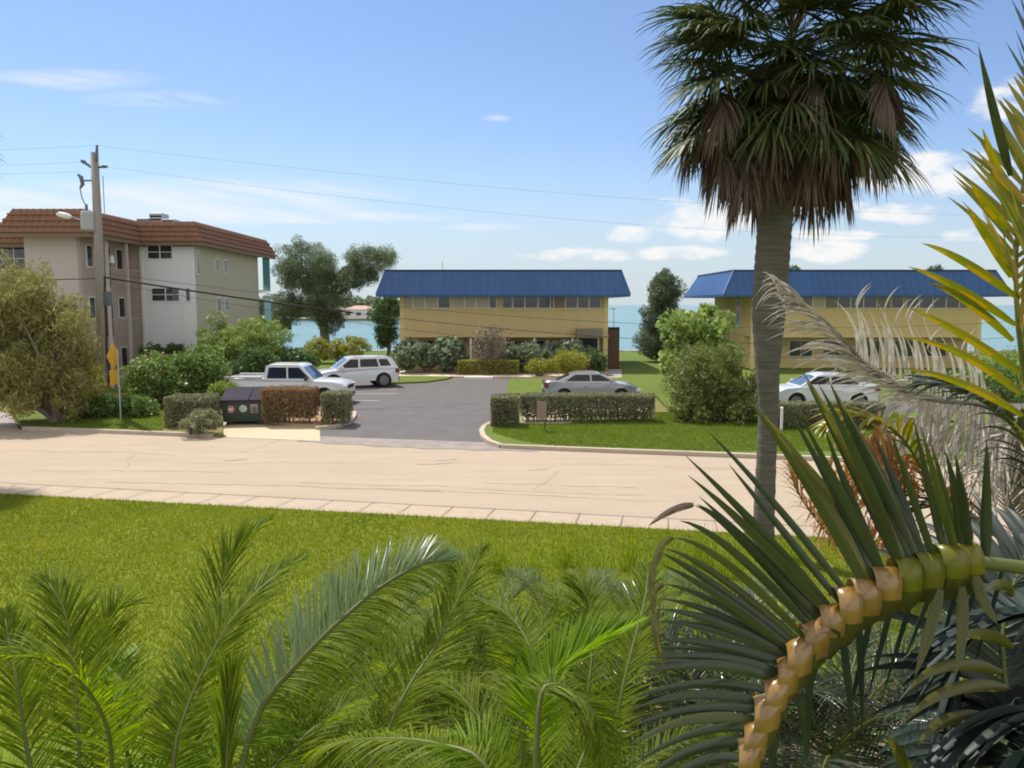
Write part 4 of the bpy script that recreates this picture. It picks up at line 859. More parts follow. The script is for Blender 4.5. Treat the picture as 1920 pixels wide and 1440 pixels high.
vehicle('sedan', 'silver grey sedan half hidden behind the long clipped hedge', (wx(1108, 36.8, .5), 37.0, .01), R(0), paintd, 4.55, 1.82,
    [(-2.2, .5), (-2.27, .9), (-2.1, 1.03), (-1.5, 1.02), (1.0, .93), (1.8, .86), (2.15, .74), (2.27, .55)],
    [(-1.75, .98), (-.95, 1.33), (-.6, 1.41), (.1, 1.43), (.35, 1.38), (1.2, .93)], (-1.35, 1.38), r=.33, roofw=.66, group='cars parked in the lot',
    glassx=[(-1.25, -.1, -.12, -.8, 1.03, 1.32), (-.02, .95, .36, -.04, 1.03, 1.32)])
vehicle('sedan', 'silver car behind the palm fronds at right, in front of the second yellow block', (wx(1545, 33.6, .7), 34.0, .01), R(180), paints, 4.5, 1.84,
    [(-2.2, .5), (-2.27, .9), (-2.1, 1.05), (-1.5, 1.04), (1.0, .97), (1.8, .90), (2.15, .78), (2.27, .55)],
    [(-1.85, 1.0), (-1.15, 1.40), (-.75, 1.50), (.1, 1.51), (.4, 1.45), (1.25, .96)], (-1.35, 1.38), r=.34, roofw=.68, group='cars parked in the lot',
    glassx=[(-1.35, -.15, -.17, -.95, 1.07, 1.40), (-.07, .98, .40, -.09, 1.07, 1.40)])
struct('parking_strip', MB().prism([(G(1440, 800).x, 32.2), (40, 32.2), (40, 35.6), (G(1440, 800).x, 35.6)], .0, .122), M['asphalt'])
for o in list(scene.objects):
    if o.get('label', '').startswith('silver car'): o.location.z = .125

# ---------------------------------------------------------------- dumpster
M['dump'] = mat('dark_green_steel', (.035, .06, .05), .55, (.05, .08, .065), 3, .9, spec=.4)
M['lid'] = mat('faded_plum_plastic', (.03, .026, .038), .85, (.05, .043, .06), 2, .9, spec=.15)
a = G(412, 798); dz = .02
dt = empty('dumpster', (a.x + 1.02, a.y + .75, .015), R(9), label='dark green dumpster with dark lid and three round stickers, on the pale concrete pad', cat='dumpster')
b = MB(); b.add([(-1.0, -.62, .12), (1.0, -.62, .12), (1.0, .62, .12), (-1.0, .62, .12), (-1.0, -.74, .92), (1.0, -.74, .92), (1.0, .62, 1.25), (-1.0, .62, 1.25)],
    [(3, 2, 1, 0), (0, 1, 5, 4), (1, 2, 6, 5), (2, 3, 7, 6), (3, 0, 4, 7), (4, 5, 6, 7)]); b.build('container', M['dump'], dt, bevel=.02)
for s in (-.82, 0, .82): 
    b = MB(); b.add([(s - .04, -.65, .14), (s + .04, -.65, .14), (s + .04, -.77, .90), (s - .04, -.77, .90), (s - .04, -.62, .14), (s + .04, -.62, .14), (s + .04, -.73, .90), (s - .04, -.73, .90)], [(0, 1, 2, 3), (0, 3, 7, 4), (1, 5, 6, 2)])
    if s: b.build('rib', M['dump'], dt)
for x0, x1 in ((-1.04, -.01), (.01, 1.04)):
    b = MB(); b.add([(x0, -.82, .93), (x1, -.82, .93), (x1, .66, 1.29), (x0, .66, 1.29), (x0, -.82, .985), (x1, -.82, .985), (x1, .66, 1.345), (x0, .66, 1.345)],
        [(3, 2, 1, 0), (4, 5, 6, 7), (0, 1, 5, 4), (1, 2, 6, 5), (2, 3, 7, 6), (3, 0, 4, 7)]); b.build('lid', M['lid'], dt, bevel=.015)
for s in (-1, 1): MB().box(s * 1.06 - .06, s * 1.06 + .06, -.4, .4, .62, .78).build('fork_pocket', M['dump'], dt)
def disc(x, z, r, n=20): # on the sloping front
    k = .12 / .8; return [(x + math.cos(i * 2 * math.pi / n) * r, -.62 - (z + math.sin(i * 2 * math.pi / n) * r - .12) * k - .008, z + math.sin(i * 2 * math.pi / n) * r) for i in range(n)]
M['stk_r'] = mat('red_sticker', (.55, .16, .13), .6, (.6, .3, .26), 14, .8); M['stk_w'] = mat('white_sticker', (.62, .66, .62), .6); M['stk_g'] = mat('green_print', (.05, .25, .15), .6)
b = MB(); b.add(disc(-.68, .62, .15), [tuple(range(20))]); s1 = b.build('sticker', M['stk_r'], dt, ); s1['label'] = 'faded red round sticker'
b = MB(); b.box(-.76, -.60, -.728, -.708, .57, .66).build('print', M['stk_w'], s1)
b = MB(); b.add(disc(-.22, .64, .14), [tuple(range(20))]); s2 = b.build('sticker', M['stk_w'], dt); s2['label'] = 'white round sticker with green recycling arrows'
b = MB()
for k in range(3):
    a_ = k * 2.094 + .5; c0 = (-.22 + math.cos(a_) * .085, .64 + math.sin(a_) * .085); c1 = (-.22 + math.cos(a_ + 1.5) * .085, .64 + math.sin(a_ + 1.5) * .085); c2 = (-.22 + math.cos(a_ + 1.9) * .09, .64 + math.sin(a_ + 1.9) * .09)
    yy_ = lambda z: -.62 - (z - .12) * .15 - .012
    b.bar((c0[0], yy_(c0[1]), c0[1]), (c1[0], yy_(c1[1]), c1[1]), .035, .006)
b.build('recycling_arrows', M['stk_g'], s2)
b = MB(); b.add([(.06, -.62 - (.46 - .12) * .15 - .01, .46), (.32, -.62 - (.46 - .12) * .15 - .01, .46), (.32, -.62 - (.80 - .12) * .15 - .01, .80), (.06, -.62 - (.80 - .12) * .15 - .01, .80)], [(0, 1, 2, 3)]); s3 = b.build('sticker', mat('pink_sticker', (.55, .42, .42), .6), dt); s3['label'] = 'pale pink square sticker'
for i in range(4): MB().box(.09, .29, -.735 + .0, -.70, .50 + i * .07, .525 + i * .07).build('print', M['lid'], s3)
for s in (-.85, .85): b = MB(); b.tube([(s - .03, -.5, .07), (s + .03, -.5, .07)], .07, 12); b.build('caster', M['tyre'], dt)

# ---------------------------------------------------------------- power pole, wires, sign, small things
M['pole'] = mat('weathered_pole', (.25, .225, .205), .9, (.34, .31, .285), 3, .9, stretch=(4, 4, .3), bump=.3)
M['pgrey'] = mat('transformer_grey', (.40, .42, .43), .5); M['cable'] = mat('black_cable', (.03, .03, .03), .7); M['wire'] = mat('bare_wire', (.36, .39, .45), .5)
M['insul'] = mat('grey_insulator', (.13, .15, .18), .4)
PY_ = 33.0
def Q(px, py, Y=PY_): return P(px, py, Y)
pb = Q(193, 760); pb.z = .05; po = Vector((pb.x, PY_, .05)); pt = Q(177, 286)
pl = empty('power_pole', po, label='tall weathered grey utility pole with transformer and street lamp arm, beside the condominium', cat='utility pole')
def rel(px, py, dy=0): v = Q(px, py, PY_ + dy) - po; return v
MB().tube([(0, 0, 0), rel(187, 500) , rel(177, 286)], [.21, .18, .15], 14).build('shaft', M['pole'], pl, smooth=True)
b = MB(); b.tube([rel(181, 300, -.1), rel(182, 272, -.1)], [.07, .05], 8); b.build('top_insulator', M['insul'], pl)
b = MB(); b.tube([rel(177, 318), rel(158, 304)], [.05, .06], 8); b.tube([rel(158, 304), rel(153, 301)], [.09, .07], 8); b.build('insulator', M['insul'], pl)
b = MB(); b.tube([rel(182, 314), rel(198, 312)], [.05, .05], 8); b.tube([rel(193, 312), rel(201, 312)], [.08, .06], 8); b.build('insulator', M['insul'], pl)
b = MB(); b.tube([rel(178, 338), rel(154, 339)], .035, 6); b.tube([rel(146, 327), rel(152, 332), rel(155, 346), rel(150, 353)], [.05, .09, .08, .04], 8); b.build('fuse_cutout', M['insul'], pl)
b = MB(); b.tube([rel(150, 353), rel(154, 372), rel(160, 384)], .02, 5); b.build('jumper_wire', M['cable'], pl)
b = MB(); b.tube([rel(165, 396, -.1), rel(165, 399, -.1), rel(166, 430, -.1), rel(166, 433, -.1)], [.24, .29, .29, .22], 16); tf = b.build('transformer', M['pgrey'], pl, smooth=False)
b = MB(); b.tube([rel(162, 396, -.1), rel(162, 383, -.1)], [.07, .05], 8); b.build('bushing', M['insul'], tf)
b = MB(); b.tube([rel(183, 425), rel(150, 412), rel(128, 404)], .03, 6); la = b.build('lamp_arm', M['pgrey'], pl)
b = MB(); b.tube([rel(134, 407), rel(125, 405), rel(112, 402), rel(106, 402)], [.06, .13, .12, .04], 10); b.build('lamp_head', M['white'], la)
b = MB(); b.tube([rel(196, 520), rel(200, 640), rel(199, 700)], .04, 6); b.build('conduit', M['cable'], pl)
b = MB(); b.tube([rel(193, 330), rel(196, 400)], .015, 5); b.build('ground_wire', M['cable'], pl)
b = MB(); p_ = rel(203, 560); b.box(p_.x - .12, p_.x + .12, p_.y - .1, p_.y + .1, p_.z - .3, p_.z + .3); b.build('meter_box', M['insul'], pl)
# second pole out of frame at right, where the wires end
p2 = Vector((62, 60, .05))
pl2 = empty('power_pole', p2, label='far utility pole outside the right edge that carries the other end of the wires', cat='utility pole')
MB().tube([(0, 0, 0), (0, 0, 12)], [.2, .15], 10).build('shaft', M['pole'], pl2, smooth=True); MB().bar((-.8, 0, 11.3), (.8, 0, 11.3), .1, .1).build('crossarm', M['pole'], pl2)
def wirethrough(name, label, a, b_, sag, r, m=None, group=None, extra=None):
    a = Vector(a); b_ = Vector(b_); o = a.copy(); mb = MB(); pts = []
    for i in range(33):
        t = i / 32; p = a.lerp(b_, t); p.z -= sag * 4 * t * (1 - t); pts.append(p - o)
    mb.tube(pts, r, 5)
    if extra:
        for t0, t1, rr in extra: mb.tube([pts[i] for i in range(int(t0 * 32), int(t1 * 32) + 1)], rr, 6)
    ob = mb.build(name, m or M['wire'], smooth=True); ob.location = o; return tag(ob, label, 'wire', group)
Gw = 'overhead wires on the utility pole'
wirethrough('power_line', 'topmost thin wire running right from the pole top across the sky', Q(182, 273), p2 + Vector((0, 0, 12)), 1.6, .0055, group=Gw)
wirethrough('power_line', 'second thin wire running right from the pole crossarm insulator, below the topmost wire', Q(200, 313), p2 + Vector((-.6, 0, 11.3)), 2.2, .0055, group=Gw)
wirethrough('power_line', 'topmost thin wire running left from the pole top out of the frame', Q(182, 273), (-40, 27, 10.6), .5, .0055, group=Gw)
wirethrough('power_line', 'middle thin wire running left from the upper insulator of the pole', Q(155, 304), (-40, 26.5, 9.6), .35, .0055, group=Gw)
wirethrough('power_line', 'lowest thin wire running left of the pole, above the clay tile roof', Q(152, 345) + Vector((0, 0, .5)), (-40, 26, 9.3), .3, .0055, group=Gw)
wirethrough('communication_cable', 'thick black cable running left from the middle of the pole across the condominium wall', Q(190, 522), (-40, 28, 5.7), .2, .022, M['cable'], group=Gw)
def rt(px, py, Y): return P(px, py, Y)
wirethrough('communication_cable', 'thickest black cable with a heavy splice, drooping right from the pole past the white bay', Q(190, 519), (62, 60, 6.0), 3.6, .015, M['cable'], group=Gw, extra=[(.03, .13, .045)])
wirethrough('communication_cable', 'upper thin black cable drooping right across the yellow walls', Q(190, 512), (62, 60.4, 6.6), 3.0, .010, M['cable'], group=Gw)
wirethrough('communication_cable', 'lowest thin black cable drooping right across the bushes and yellow walls', Q(190, 528), (62, 59.6, 5.6), 4.1, .010, M['cable'], group=Gw)
# yellow sign seen nearly edge on
sg = G(226, 790, .1); st = empty('road_sign', (sg.x, sg.y, .1), label='yellow diamond warning sign with plaque on a thin post, turned nearly edge on', cat='sign')
h0 = P(226, 722, sg.y).z - .1; h1 = P(226, 684, sg.y).z - .1; h2 = P(226, 645, sg.y).z - .1
MB().tube([(0, .03, 0), (0, .03, h2 - .2)], .03, 8).build('post', M['metal'], st)
pv = empty('x', (0, 0, 0)); bpy.data.objects.remove(pv)
M['syel'] = mat('sign_yellow', (.72, .38, .02), .45, (.76, .42, .03), 2, .9); M['sblk'] = mat('sign_black', (.02, .02, .02), .5)
dx = -.11 * 1.0; ang = R(95); ca, sa = math.cos(ang), math.sin(ang); cxn = -.12
def SP(u, z, o=0): return (cxn + u * ca - o * sa * -1 * 0 + o * (-sa) , u * sa * 1 - o * ca - .06, z)
def plate(pts, th=.012, o=0):
    n = len(pts); v = [SP(u, z, o) for u, z in pts] + [SP(u, z, o + th) for u, z in pts]; b = MB()
    b.add(v, [tuple(range(n)), tuple(range(2 * n - 1, n - 1, -1))] + [(i, n + i, n + (i + 1) % n, (i + 1) % n) for i in range(n)]); return b
zc = (h1 + h2) / 2 - .06; rr = .56
dm = plate([(-rr, zc), (0, zc - rr), (rr, zc), (0, zc + rr)]).build('warning_plate', M['syel'], st)
b = plate([(-.06, zc - .3), (.06, zc - .3), (.06, zc - .02), (.16, zc - .02), (.0, zc + .3), (-.16, zc - .02), (-.06, zc - .02)], .004, .013).build('arrow', M['sblk'], dm)
pq = plate([(-.38, h0 + .02), (.38, h0 + .02), (.38, h1 - .18), (-.38, h1 - .18)]).build('plaque', M['syel'], st)
# small brown sign in front of the long hedge
a = G(1022, 808, .1); t = empty('yard_sign', (a.x, a.y, .1), label='small brownish sign on a thin post, in front of the long clipped hedge', cat='sign')
hz = P(1022, 752, a.y).z - .1; MB().box(-.025, .025, -.02, .02, 0, hz - .03).build('post', M['brown'], t)
MB().box(-.30, .05, -.045, -.022, hz - .62, hz).build('board', mat('faded_brown_board', (.26, .17, .14), .8, (.36, .25, .2), 9, .9), t)
# white bollard-like post beside the palm and lamp post by the sea
a = G(1462, 806, .1)
t = empty('marker_post', (a.x, a.y - .15, .1), label='short white post in front of the dark hedge at right of the palm trunk', cat='post')
MB().tube([(0, 0, 0), (0, 0, .82)], .05, 10).build('shaft', M['white'], t); MB().tube([(0, 0, .82), (0, 0, .86)], [.065, .03], 10).build('cap', M['white'], t)
lx_ = wx(1162, 70); t = empty('dock_lamp', (lx_, 74, .1), label='thin grey lamp post at the water edge, right of the first yellow block', cat='lamp post')
MB().tube([(0, 0, 0), (0, 0, 4.1)], [.05, .035], 8).build('shaft', M['metal'], t); MB().box(-.4, .15, -.08, .08, 4.1, 4.2).build('lamp_head', M['metal'], t)
a = G(870, 712); c_ = G(924, 712)
struct('kerb_back', MB().prism([(a.x, a.y), (c_.x, c_.y), (c_.x, c_.y + .35), (a.x, a.y + .35)], 0, .17), M['white'])
t = tag(MB().build('x', M['white']) , 'x', 'x'); bpy.data.objects.remove(t)
b = MB(); pa = P(1140, 622, 60)
# grass blades on the near lawn and verges
rng = np.random.default_rng(77)
def blades(name, n, xr, yr, z, h, w, m, inside, label):
    x = rng.uniform(*xr, n); y = rng.uniform(*yr, n); k = inside(x, y); x, y = x[k], y[k]; n = len(x)
    hh = h * rng.uniform(.5, 1.3, n); a = rng.uniform(0, 6.283, n); lx = np.cos(a) * w; ly = np.sin(a) * w; tx = rng.normal(0, .35, n) * hh; ty = rng.normal(0, .35, n) * hh
    p = np.zeros((n, 3, 3)); p[:, 0] = np.stack([x - lx, y - ly, np.full(n, z)], 1); p[:, 1] = np.stack([x + lx, y + ly, np.full(n, z)], 1); p[:, 2] = np.stack([x + tx, y + ty, z + hh], 1)
    return tag(quads(name, p.reshape(-1, 3), m, nv=3), label, 'grass', kind='stuff')
M['blade2'] = mat('verge_blades', (.10, .16, .02), .7, (.18, .24, .03), .9, .8, spec=.15, trans=.3, isl=.5, col3=(.25, .28, .07))
ln = lambda x, y: y < g0.y + (x - g0.x) * (g1.y - g0.y) / (g1.x - g0.x) - .02
inview = lambda x, y: ln(x, y) & (np.abs(x) < .72 * y + .8)
blades('lawn_grass', 330000, (-13.5, 13.5), (7.5, 18.7), .058, .062, .008, M['blade'], inview, 'short mown grass of the near lawn')
rx0 = rc[2][0]; yk = xy(925, 778)[1]
far_edge = lambda x: f0.y + (x - f0.x) * (f1.y - f0.y) / (f1.x - f0.x)
blades('verge_grass', 150000, (rx0 + .4, 16), (23.5, yk), .108, .055, .010, M['blade2'], lambda x, y: (y > far_edge(x) + .22 + np.clip(rx0 + 2.6 - x, 0, 9) ** 2 * .45) & ((x > rx0 + 3.4) | (y < 29.0)) & (x < .66 * y + 1), 'short grass of the verge right of the driveway')
blades('verge_grass', 30000, (-20.5, -12.6), (26.0, yk + 1), .108, .06, .010, M['blade2'], lambda x, y: (y > far_edge(x) + .22) & (x > lx[0] + .3), 'short grass of the verge beneath the yellow sign')

# ---------------------------------------------------------------- foreground palms
def pal(name, c, c2, c3, isl=.25, rough=.3, trans=.25, scale=2, spec=.5): return mat(name, c, rough, c2, scale, .9, spec=spec, trans=trans, isl=isl, col3=c3)
M['p_green'] = pal('pygmy_palm_leaflet', (.085, .145, .008), (.15, .21, .012), (.29, .34, .04), .5, .5, .5, spec=.2)
M['p_shine'] = pal('glossy_glare_leaflet', (.16, .23, .08), (.22, .29, .12), (.30, .36, .2), .4, .32, .35, spec=.6)  # pale base colour carries the sun glare on this frond
M['p_lime'] = pal('young_palm_leaflet', (.15, .26, .01), (.20, .31, .018), (.26, .36, .04), .3, .5, .45, spec=.28)
M['p_back'] = pal('dull_palm_leaflet', (.07, .11, .03), (.11, .155, .045), (.19, .24, .09), .45, .5, .35, spec=.25)
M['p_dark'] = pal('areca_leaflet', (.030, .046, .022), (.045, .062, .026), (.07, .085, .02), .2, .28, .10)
M['p_navy'] = pal('shaded_blue_green_leaflet', (.014, .026, .020), (.022, .036, .024), (.032, .046, .026), .2, .5, .06)  # darker copy of the areca leaflet, shade put into its colour
M['p_yel'] = pal('yellowing_areca_leaflet', (.11, .14, .014), (.27, .24, .02), (.38, .24, .025), .3, .3, .3, scale=3)
M['p_dead'] = pal('bleached_dead_leaflet', (.46, .42, .36), (.60, .56, .50), (.74, .71, .66), .4, .7, .15)
M['p_dead2'] = pal('pale_dead_leaflet', (.28, .24, .20), (.44, .39, .33), (.68, .64, .58), .4, .7, .15)
M['p_grey'] = pal('grey_dead_leaflet', (.17, .145, .12), (.26, .225, .19), (.42, .38, .33), .3, .75, .12)
M['p_orange'] = pal('orange_dry_leaflet', (.36, .16, .05), (.46, .24, .09), (.55, .38, .25), .35, .6, .2)
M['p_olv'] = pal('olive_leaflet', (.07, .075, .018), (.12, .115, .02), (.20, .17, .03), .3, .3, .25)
M['p_gold'] = mat('golden_folded_leaflet', (.17, .095, .018), .28, (.34, .19, .04), 22, .9, spec=.8, coat=.3, stretch=(1, 1, .3))
M['rachis'] = mat('green_gold_rachis', (.09, .115, .022), .5, (.14, .145, .035), 6, .9)
def cat_path(pts, n):
    """smooth path through 3D points"""
    pts = [Vector(p) for p in pts]; P_ = [pts[0] * 2 - pts[1]] + pts + [pts[-1] * 2 - pts[-2]]; out_ = []
    for i in range(n):
        u = i / (n - 1) * (len(pts) - 1); k = min(int(u), len(pts) - 2); t = u - k; a, b, c, d = P_[k:k + 4]
        out_.append(.5 * ((2 * b) + (c - a) * t + (2 * a - 5 * b + 4 * c - d) * t * t + (3 * b - a - 3 * c + d) * t ** 3))
    return out_
def vblade(acc, p, d, L_, w, nrm, droop, n=5, fold=.25, prof=(.45, 1, .95, .75, .45, .03)):
    """a leaflet folded along its midrib: 2 quads per section"""
    d = d.normalized(); s = d.cross(nrm).normalized(); prev = None; p = Vector(p)
    for i in range(n + 1):
        t = i / n; k = t * (len(prof) - 1); j = min(int(k), len(prof) - 2); ww = w * .5 * (prof[j] * (1 - (k - j)) + prof[j + 1] * (k - j))
        dd = (d + Vector((0, 0, -droop * t * 1.6))).normalized(); nn = s.cross(dd).normalized()
        row = (p - s * ww + nn * ww * fold * 2, p.copy(), p + s * ww + nn * ww * fold * 2)
        if prev: acc.append((prev[0], prev[1], row[1], row[0])); acc.append((prev[1], prev[2], row[2], row[1]))
        prev = row; p = p + dd * (L_ / n)
def feather(parent, org, path, nl, L_, w, m, rm=None, a0=65, a1=25, vee=.35, droop=.25, sides=(-1, 1), start=.12, rr=.012, seed=1, name='frond', up=Vector((0, 0, 1)), jit=.08, n=5, lens=None, group=False, tipw=1):
    rnd = random.Random(seed); pts = cat_path(path, 48); acc = []
    if m in (M['p_green'], M['p_lime']): nl = int(nl * 1.45); w *= .82
    for i in range(nl):
        t = start + (1 - start) * (i + .3) / nl; k = t * 47; j = min(int(k), 46); p = pts[j].lerp(pts[j + 1], k - j); T = (pts[j + 1] - pts[j]).normalized()
        S = T.cross(up); S = S.normalized() if S.length > .05 else Vector((1, 0, 0)); Nn = S.cross(T).normalized()
        tt = (t - start) / (1 - start); prof = (math.sin(math.pi * (tt * .80 + .16)) ** .7) if lens is None else lens(tt)
        an = R(a0 + (a1 - a0) * tt)
        for sd in sides:
            ja = an + rnd.gauss(0, jit); jv = vee + rnd.gauss(0, jit * 1.3)
            d = T * math.cos(ja) + (S * sd * math.cos(jv) + Nn * math.sin(jv)) * math.sin(ja)
            bn = (Nn * math.cos(jv) - S * sd * math.sin(jv)) + Vector((rnd.gauss(0, .15), rnd.gauss(0, .15), 0))
            vblade(acc, p, d, L_ * prof * rnd.uniform(.9, 1.06), w * (.7 + .3 * prof), bn, droop * rnd.uniform(.6, 1.4), n if w < .018 else 9)
    o = Vector(org); fo = quads(name, qarr(acc, o), m, parent)
    if w > .018: weld(fo)
    mb = MB(); mb.tube([q - o for q in pts[::3]] , [rr * (1 - .8 * i / 15) for i in range(len(pts[::3]))], 6); mb.build('midrib', rm or M['rachis'], fo, smooth=True)
    return fo
def pp(*l): return [P(x, y, Y) for x, y, Y in l]

def weld(o):
    import bmesh
    bb = bmesh.new(); bb.from_mesh(o.data); bmesh.ops.remove_doubles(bb, verts=bb.verts, dist=1e-5); bb.to_mesh(o.data); bb.free()
    o.data.polygons.foreach_set('use_smooth', [True] * len(o.data.polygons)); return o
GP = 'feather palms growing below the balcony'
def palm_root(px, py, Y, zc, label, cat='palm'):
    c = P(px, py, Y); base = Vector((c.x, c.y, .06)); r = empty('feather_palm', base, label=label, cat=cat, group=GP)
    MB().tube([(0, 0, 0), (.05, 0, (c.z) * .5), (c.x - base.x, 0, c.z - .06)], [.09, .07, .06], 10).build('trunk', M['palm_trunk'], r, smooth=True)
    return r, base, c
def fill_fronds(r, base, c, specs, m, nl=52, L_=.34, w=.012, seed=0, **k):
    """specs: (azimuth deg, elevation deg, length)"""
    for i, (az, el, ln_) in enumerate(specs):
        d = Vector((math.cos(R(az)) * math.cos(R(el)), math.sin(R(az)) * math.cos(R(el)), math.sin(R(el)))); p = Vector(c); path = [p.copy()]; q = d.copy()
        for j in range(5):
            p = p + q * ln_ / 5; path.append(p.copy()); q = (q + Vector((0, 0, -.10 - .07 * j))).normalized()
        feather(r, base, path, nl, L_, w, m, seed=seed * 50 + i, **k)
# A: far left palm
r, base, c = palm_root(150, 1640, 3.0, 0, 'leftmost bright green feather palm, its upright frond against the lawn at the lower left')
feather(r, base, pp((160, 1640, 3.0), (148, 1400, 3.2), (138, 1270, 3.35), (122, 1150, 3.5), (84, 1082, 3.6)), 70, .30, .013, M['p_green'], a0=58, a1=18, vee=.3, seed=1)
feather(r, base, pp((120, 1640, 2.9), (60, 1450, 3.0), (35, 1300, 3.1), (20, 1220, 3.2), (8, 1150, 3.3)), 56, .26, .013, M['p_green'], a0=50, a1=18, seed=2)
feather(r, base, pp((190, 1640, 3.0), (210, 1420, 3.0), (170, 1300, 2.9), (90, 1240, 2.8), (10, 1230, 2.7)), 56, .26, .012, M['p_green'], a0=60, a1=30, seed=3, droop=.5)
fill_fronds(r, base, c, [(100, 50, 1.1), (160, 35, 1.0), (60, 30, 1.1), (200, 55, .9), (20, 45, 1.0), (130, 20, 1.2), (90, 5, 1.2), (330, 35, .9), (250, 40, .8), (0, 20, 1.0)], M['p_lime'], seed=2, L_=.28)
# B: second palm
r, base, c = palm_root(360, 1650, 3.2, 0, 'feather palm second from the left, long frond slanting up right over the lawn')
feather(r, base, pp((330, 1640, 3.0), (325, 1440, 3.1), (345, 1345, 3.2), (390, 1240, 3.35), (440, 1155, 3.5), (506, 1087, 3.7), (572, 1040, 3.9)), 84, .30, .014, M['p_green'], a0=66, a1=14, vee=.25, seed=4, droop=.2)
feather(r, base, pp((360, 1640, 3.4), (370, 1330, 3.6), (395, 1200, 3.8), (420, 1080, 4.0), (455, 1020, 4.1), (508, 975, 4.3)), 60, .30, .013, M['p_green'], a0=55, a1=8, vee=.5, seed=5, sides=(-1, 1))
feather(r, base, pp((300, 1640, 3.3), (230, 1380, 3.5), (190, 1230, 3.7), (215, 1150, 3.8), (265, 1130, 3.9)), 60, .26, .012, M['p_green'], a0=55, a1=25, seed=6)
feather(r, base, pp((410, 1640, 2.8), (425, 1440, 2.9), (430, 1340, 2.95), (437, 1280, 3.0)), 44, .30, .013, M['p_green'], a0=16, a1=6, vee=.6, seed=7)
fill_fronds(r, base, c, [(110, 40, 1.1), (150, 25, 1.1), (50, 40, 1.2), (70, 15, 1.2), (190, 35, 1.1), (20, 30, 1.0), (120, 60, .9), (95, 5, 1.0), (0, 45, .8)], M['p_green'], seed=5, L_=.3)
# C: centre palm with the big pale frond
r, base, c = palm_root(560, 1660, 3.4, 0, 'central feather palm with a long shiny pale frond slanting up to the right')
feather(r, base, pp((420, 1560, 3.0), (480, 1345, 3.2), (560, 1240, 3.35), (640, 1160, 3.5), (720, 1095, 3.7), (800, 1055, 3.85), (876, 1052, 4.0)), 130, .32, .015, M['p_shine'], a0=62, a1=26, vee=.75, seed=8, droop=.12, sides=(-1,))
feather(r, base, pp((422, 1562, 3.0), (482, 1347, 3.2), (562, 1242, 3.35), (642, 1162, 3.5), (722, 1097, 3.7), (802, 1057, 3.85), (878, 1054, 4.0)), 90, .30, .015, M['p_green'], a0=68, a1=35, vee=-.35, seed=9, droop=.7, sides=(1,))
feather(r, base, pp((600, 1640, 3.0), (700, 1430, 3.2), (765, 1290, 3.4), (820, 1205, 3.6), (870, 1100, 3.8), (905, 1025, 4.0)), 80, .32, .013, M['p_green'], a0=60, a1=20, vee=.2, seed=10, droop=.35)
feather(r, base, pp((960, 1560, 2.6), (905, 1430, 2.7), (830, 1397, 2.8), (740, 1385, 2.9), (640, 1390, 3.0), (580, 1410, 3.05)), 60, .24, .013, M['p_green'], a0=65, a1=40, vee=.1, seed=11, droop=.7, start=.05)
fill_fronds(r, base, c, [(60, 45, 1.3), (90, 30, 1.3), (120, 42, 1.2), (40, 20, 1.3), (75, 10, 1.2), (140, 15, 1.2), (20, 35, 1.2), (100, 65, 1.0), (0, 20, 1.1), (170, 40, 1.0)], M['p_green'], seed=8, L_=.3)
# D: right of centre palm with lime fan
r, base, c = palm_root(1030, 1600, 3.3, 0, 'feather palm right of centre with a bright lime fan shaped frond and drooping fronds')
feather(r, base, pp((1040, 1600, 3.0), (1005, 1380, 3.05), (1022, 1290, 3.1), (1070, 1240, 3.15), (1130, 1200, 3.2), (1195, 1165, 3.3)), 66, .26, .015, M['p_lime'], a0=55, a1=12, vee=.5, seed=12, droop=.05)
feather(r, base, pp((1000, 1600, 2.6), (1010, 1330, 2.75), (1035, 1284, 2.8), (1084, 1303, 2.8), (1121, 1352, 2.75), (1140, 1440, 2.7)), 70, .22, .011, M['p_green'], a0=75, a1=45, vee=0, seed=13, droop=.4, start=.25)
feather(r, base, pp((960, 1600, 3.2), (985, 1350, 3.3), (1000, 1240, 3.4), (960, 1160, 3.6), (890, 1120, 3.7)), 66, .26, .012, M['p_green'], a0=65, a1=30, vee=.2, seed=14, droop=.45)
feather(r, base, pp((1080, 1600, 3.6), (1100, 1330, 3.8), (1110, 1220, 4.0), (1105, 1130, 4.2), (1070, 1080, 4.3)), 66, .28, .012, M['p_green'], a0=60, a1=25, vee=.3, seed=15, droop=.4)
feather(r, base, pp((1120, 1600, 3.4), (1160, 1330, 3.6), (1190, 1200, 3.8), (1210, 1120, 4.0), (1215, 1060, 4.2)), 60, .28, .013, M['p_green'], a0=55, a1=20, vee=.3, seed=16)
feather(r, base, pp((980, 1600, 2.7), (930, 1480, 2.75), (890, 1420, 2.8), (840, 1400, 2.85)), 40, .24, .012, M['p_lime'], a0=60, a1=30, seed=17)
fill_fronds(r, base, c, [(60, 40, 1.2), (100, 35, 1.2), (130, 45, 1.1), (80, 12, 1.3), (30, 30, 1.2), (150, 20, 1.2), (110, 5, 1.2), (10, 25, 1.1), (175, 35, 1.1)], M['p_green'], seed=11, L_=.28)
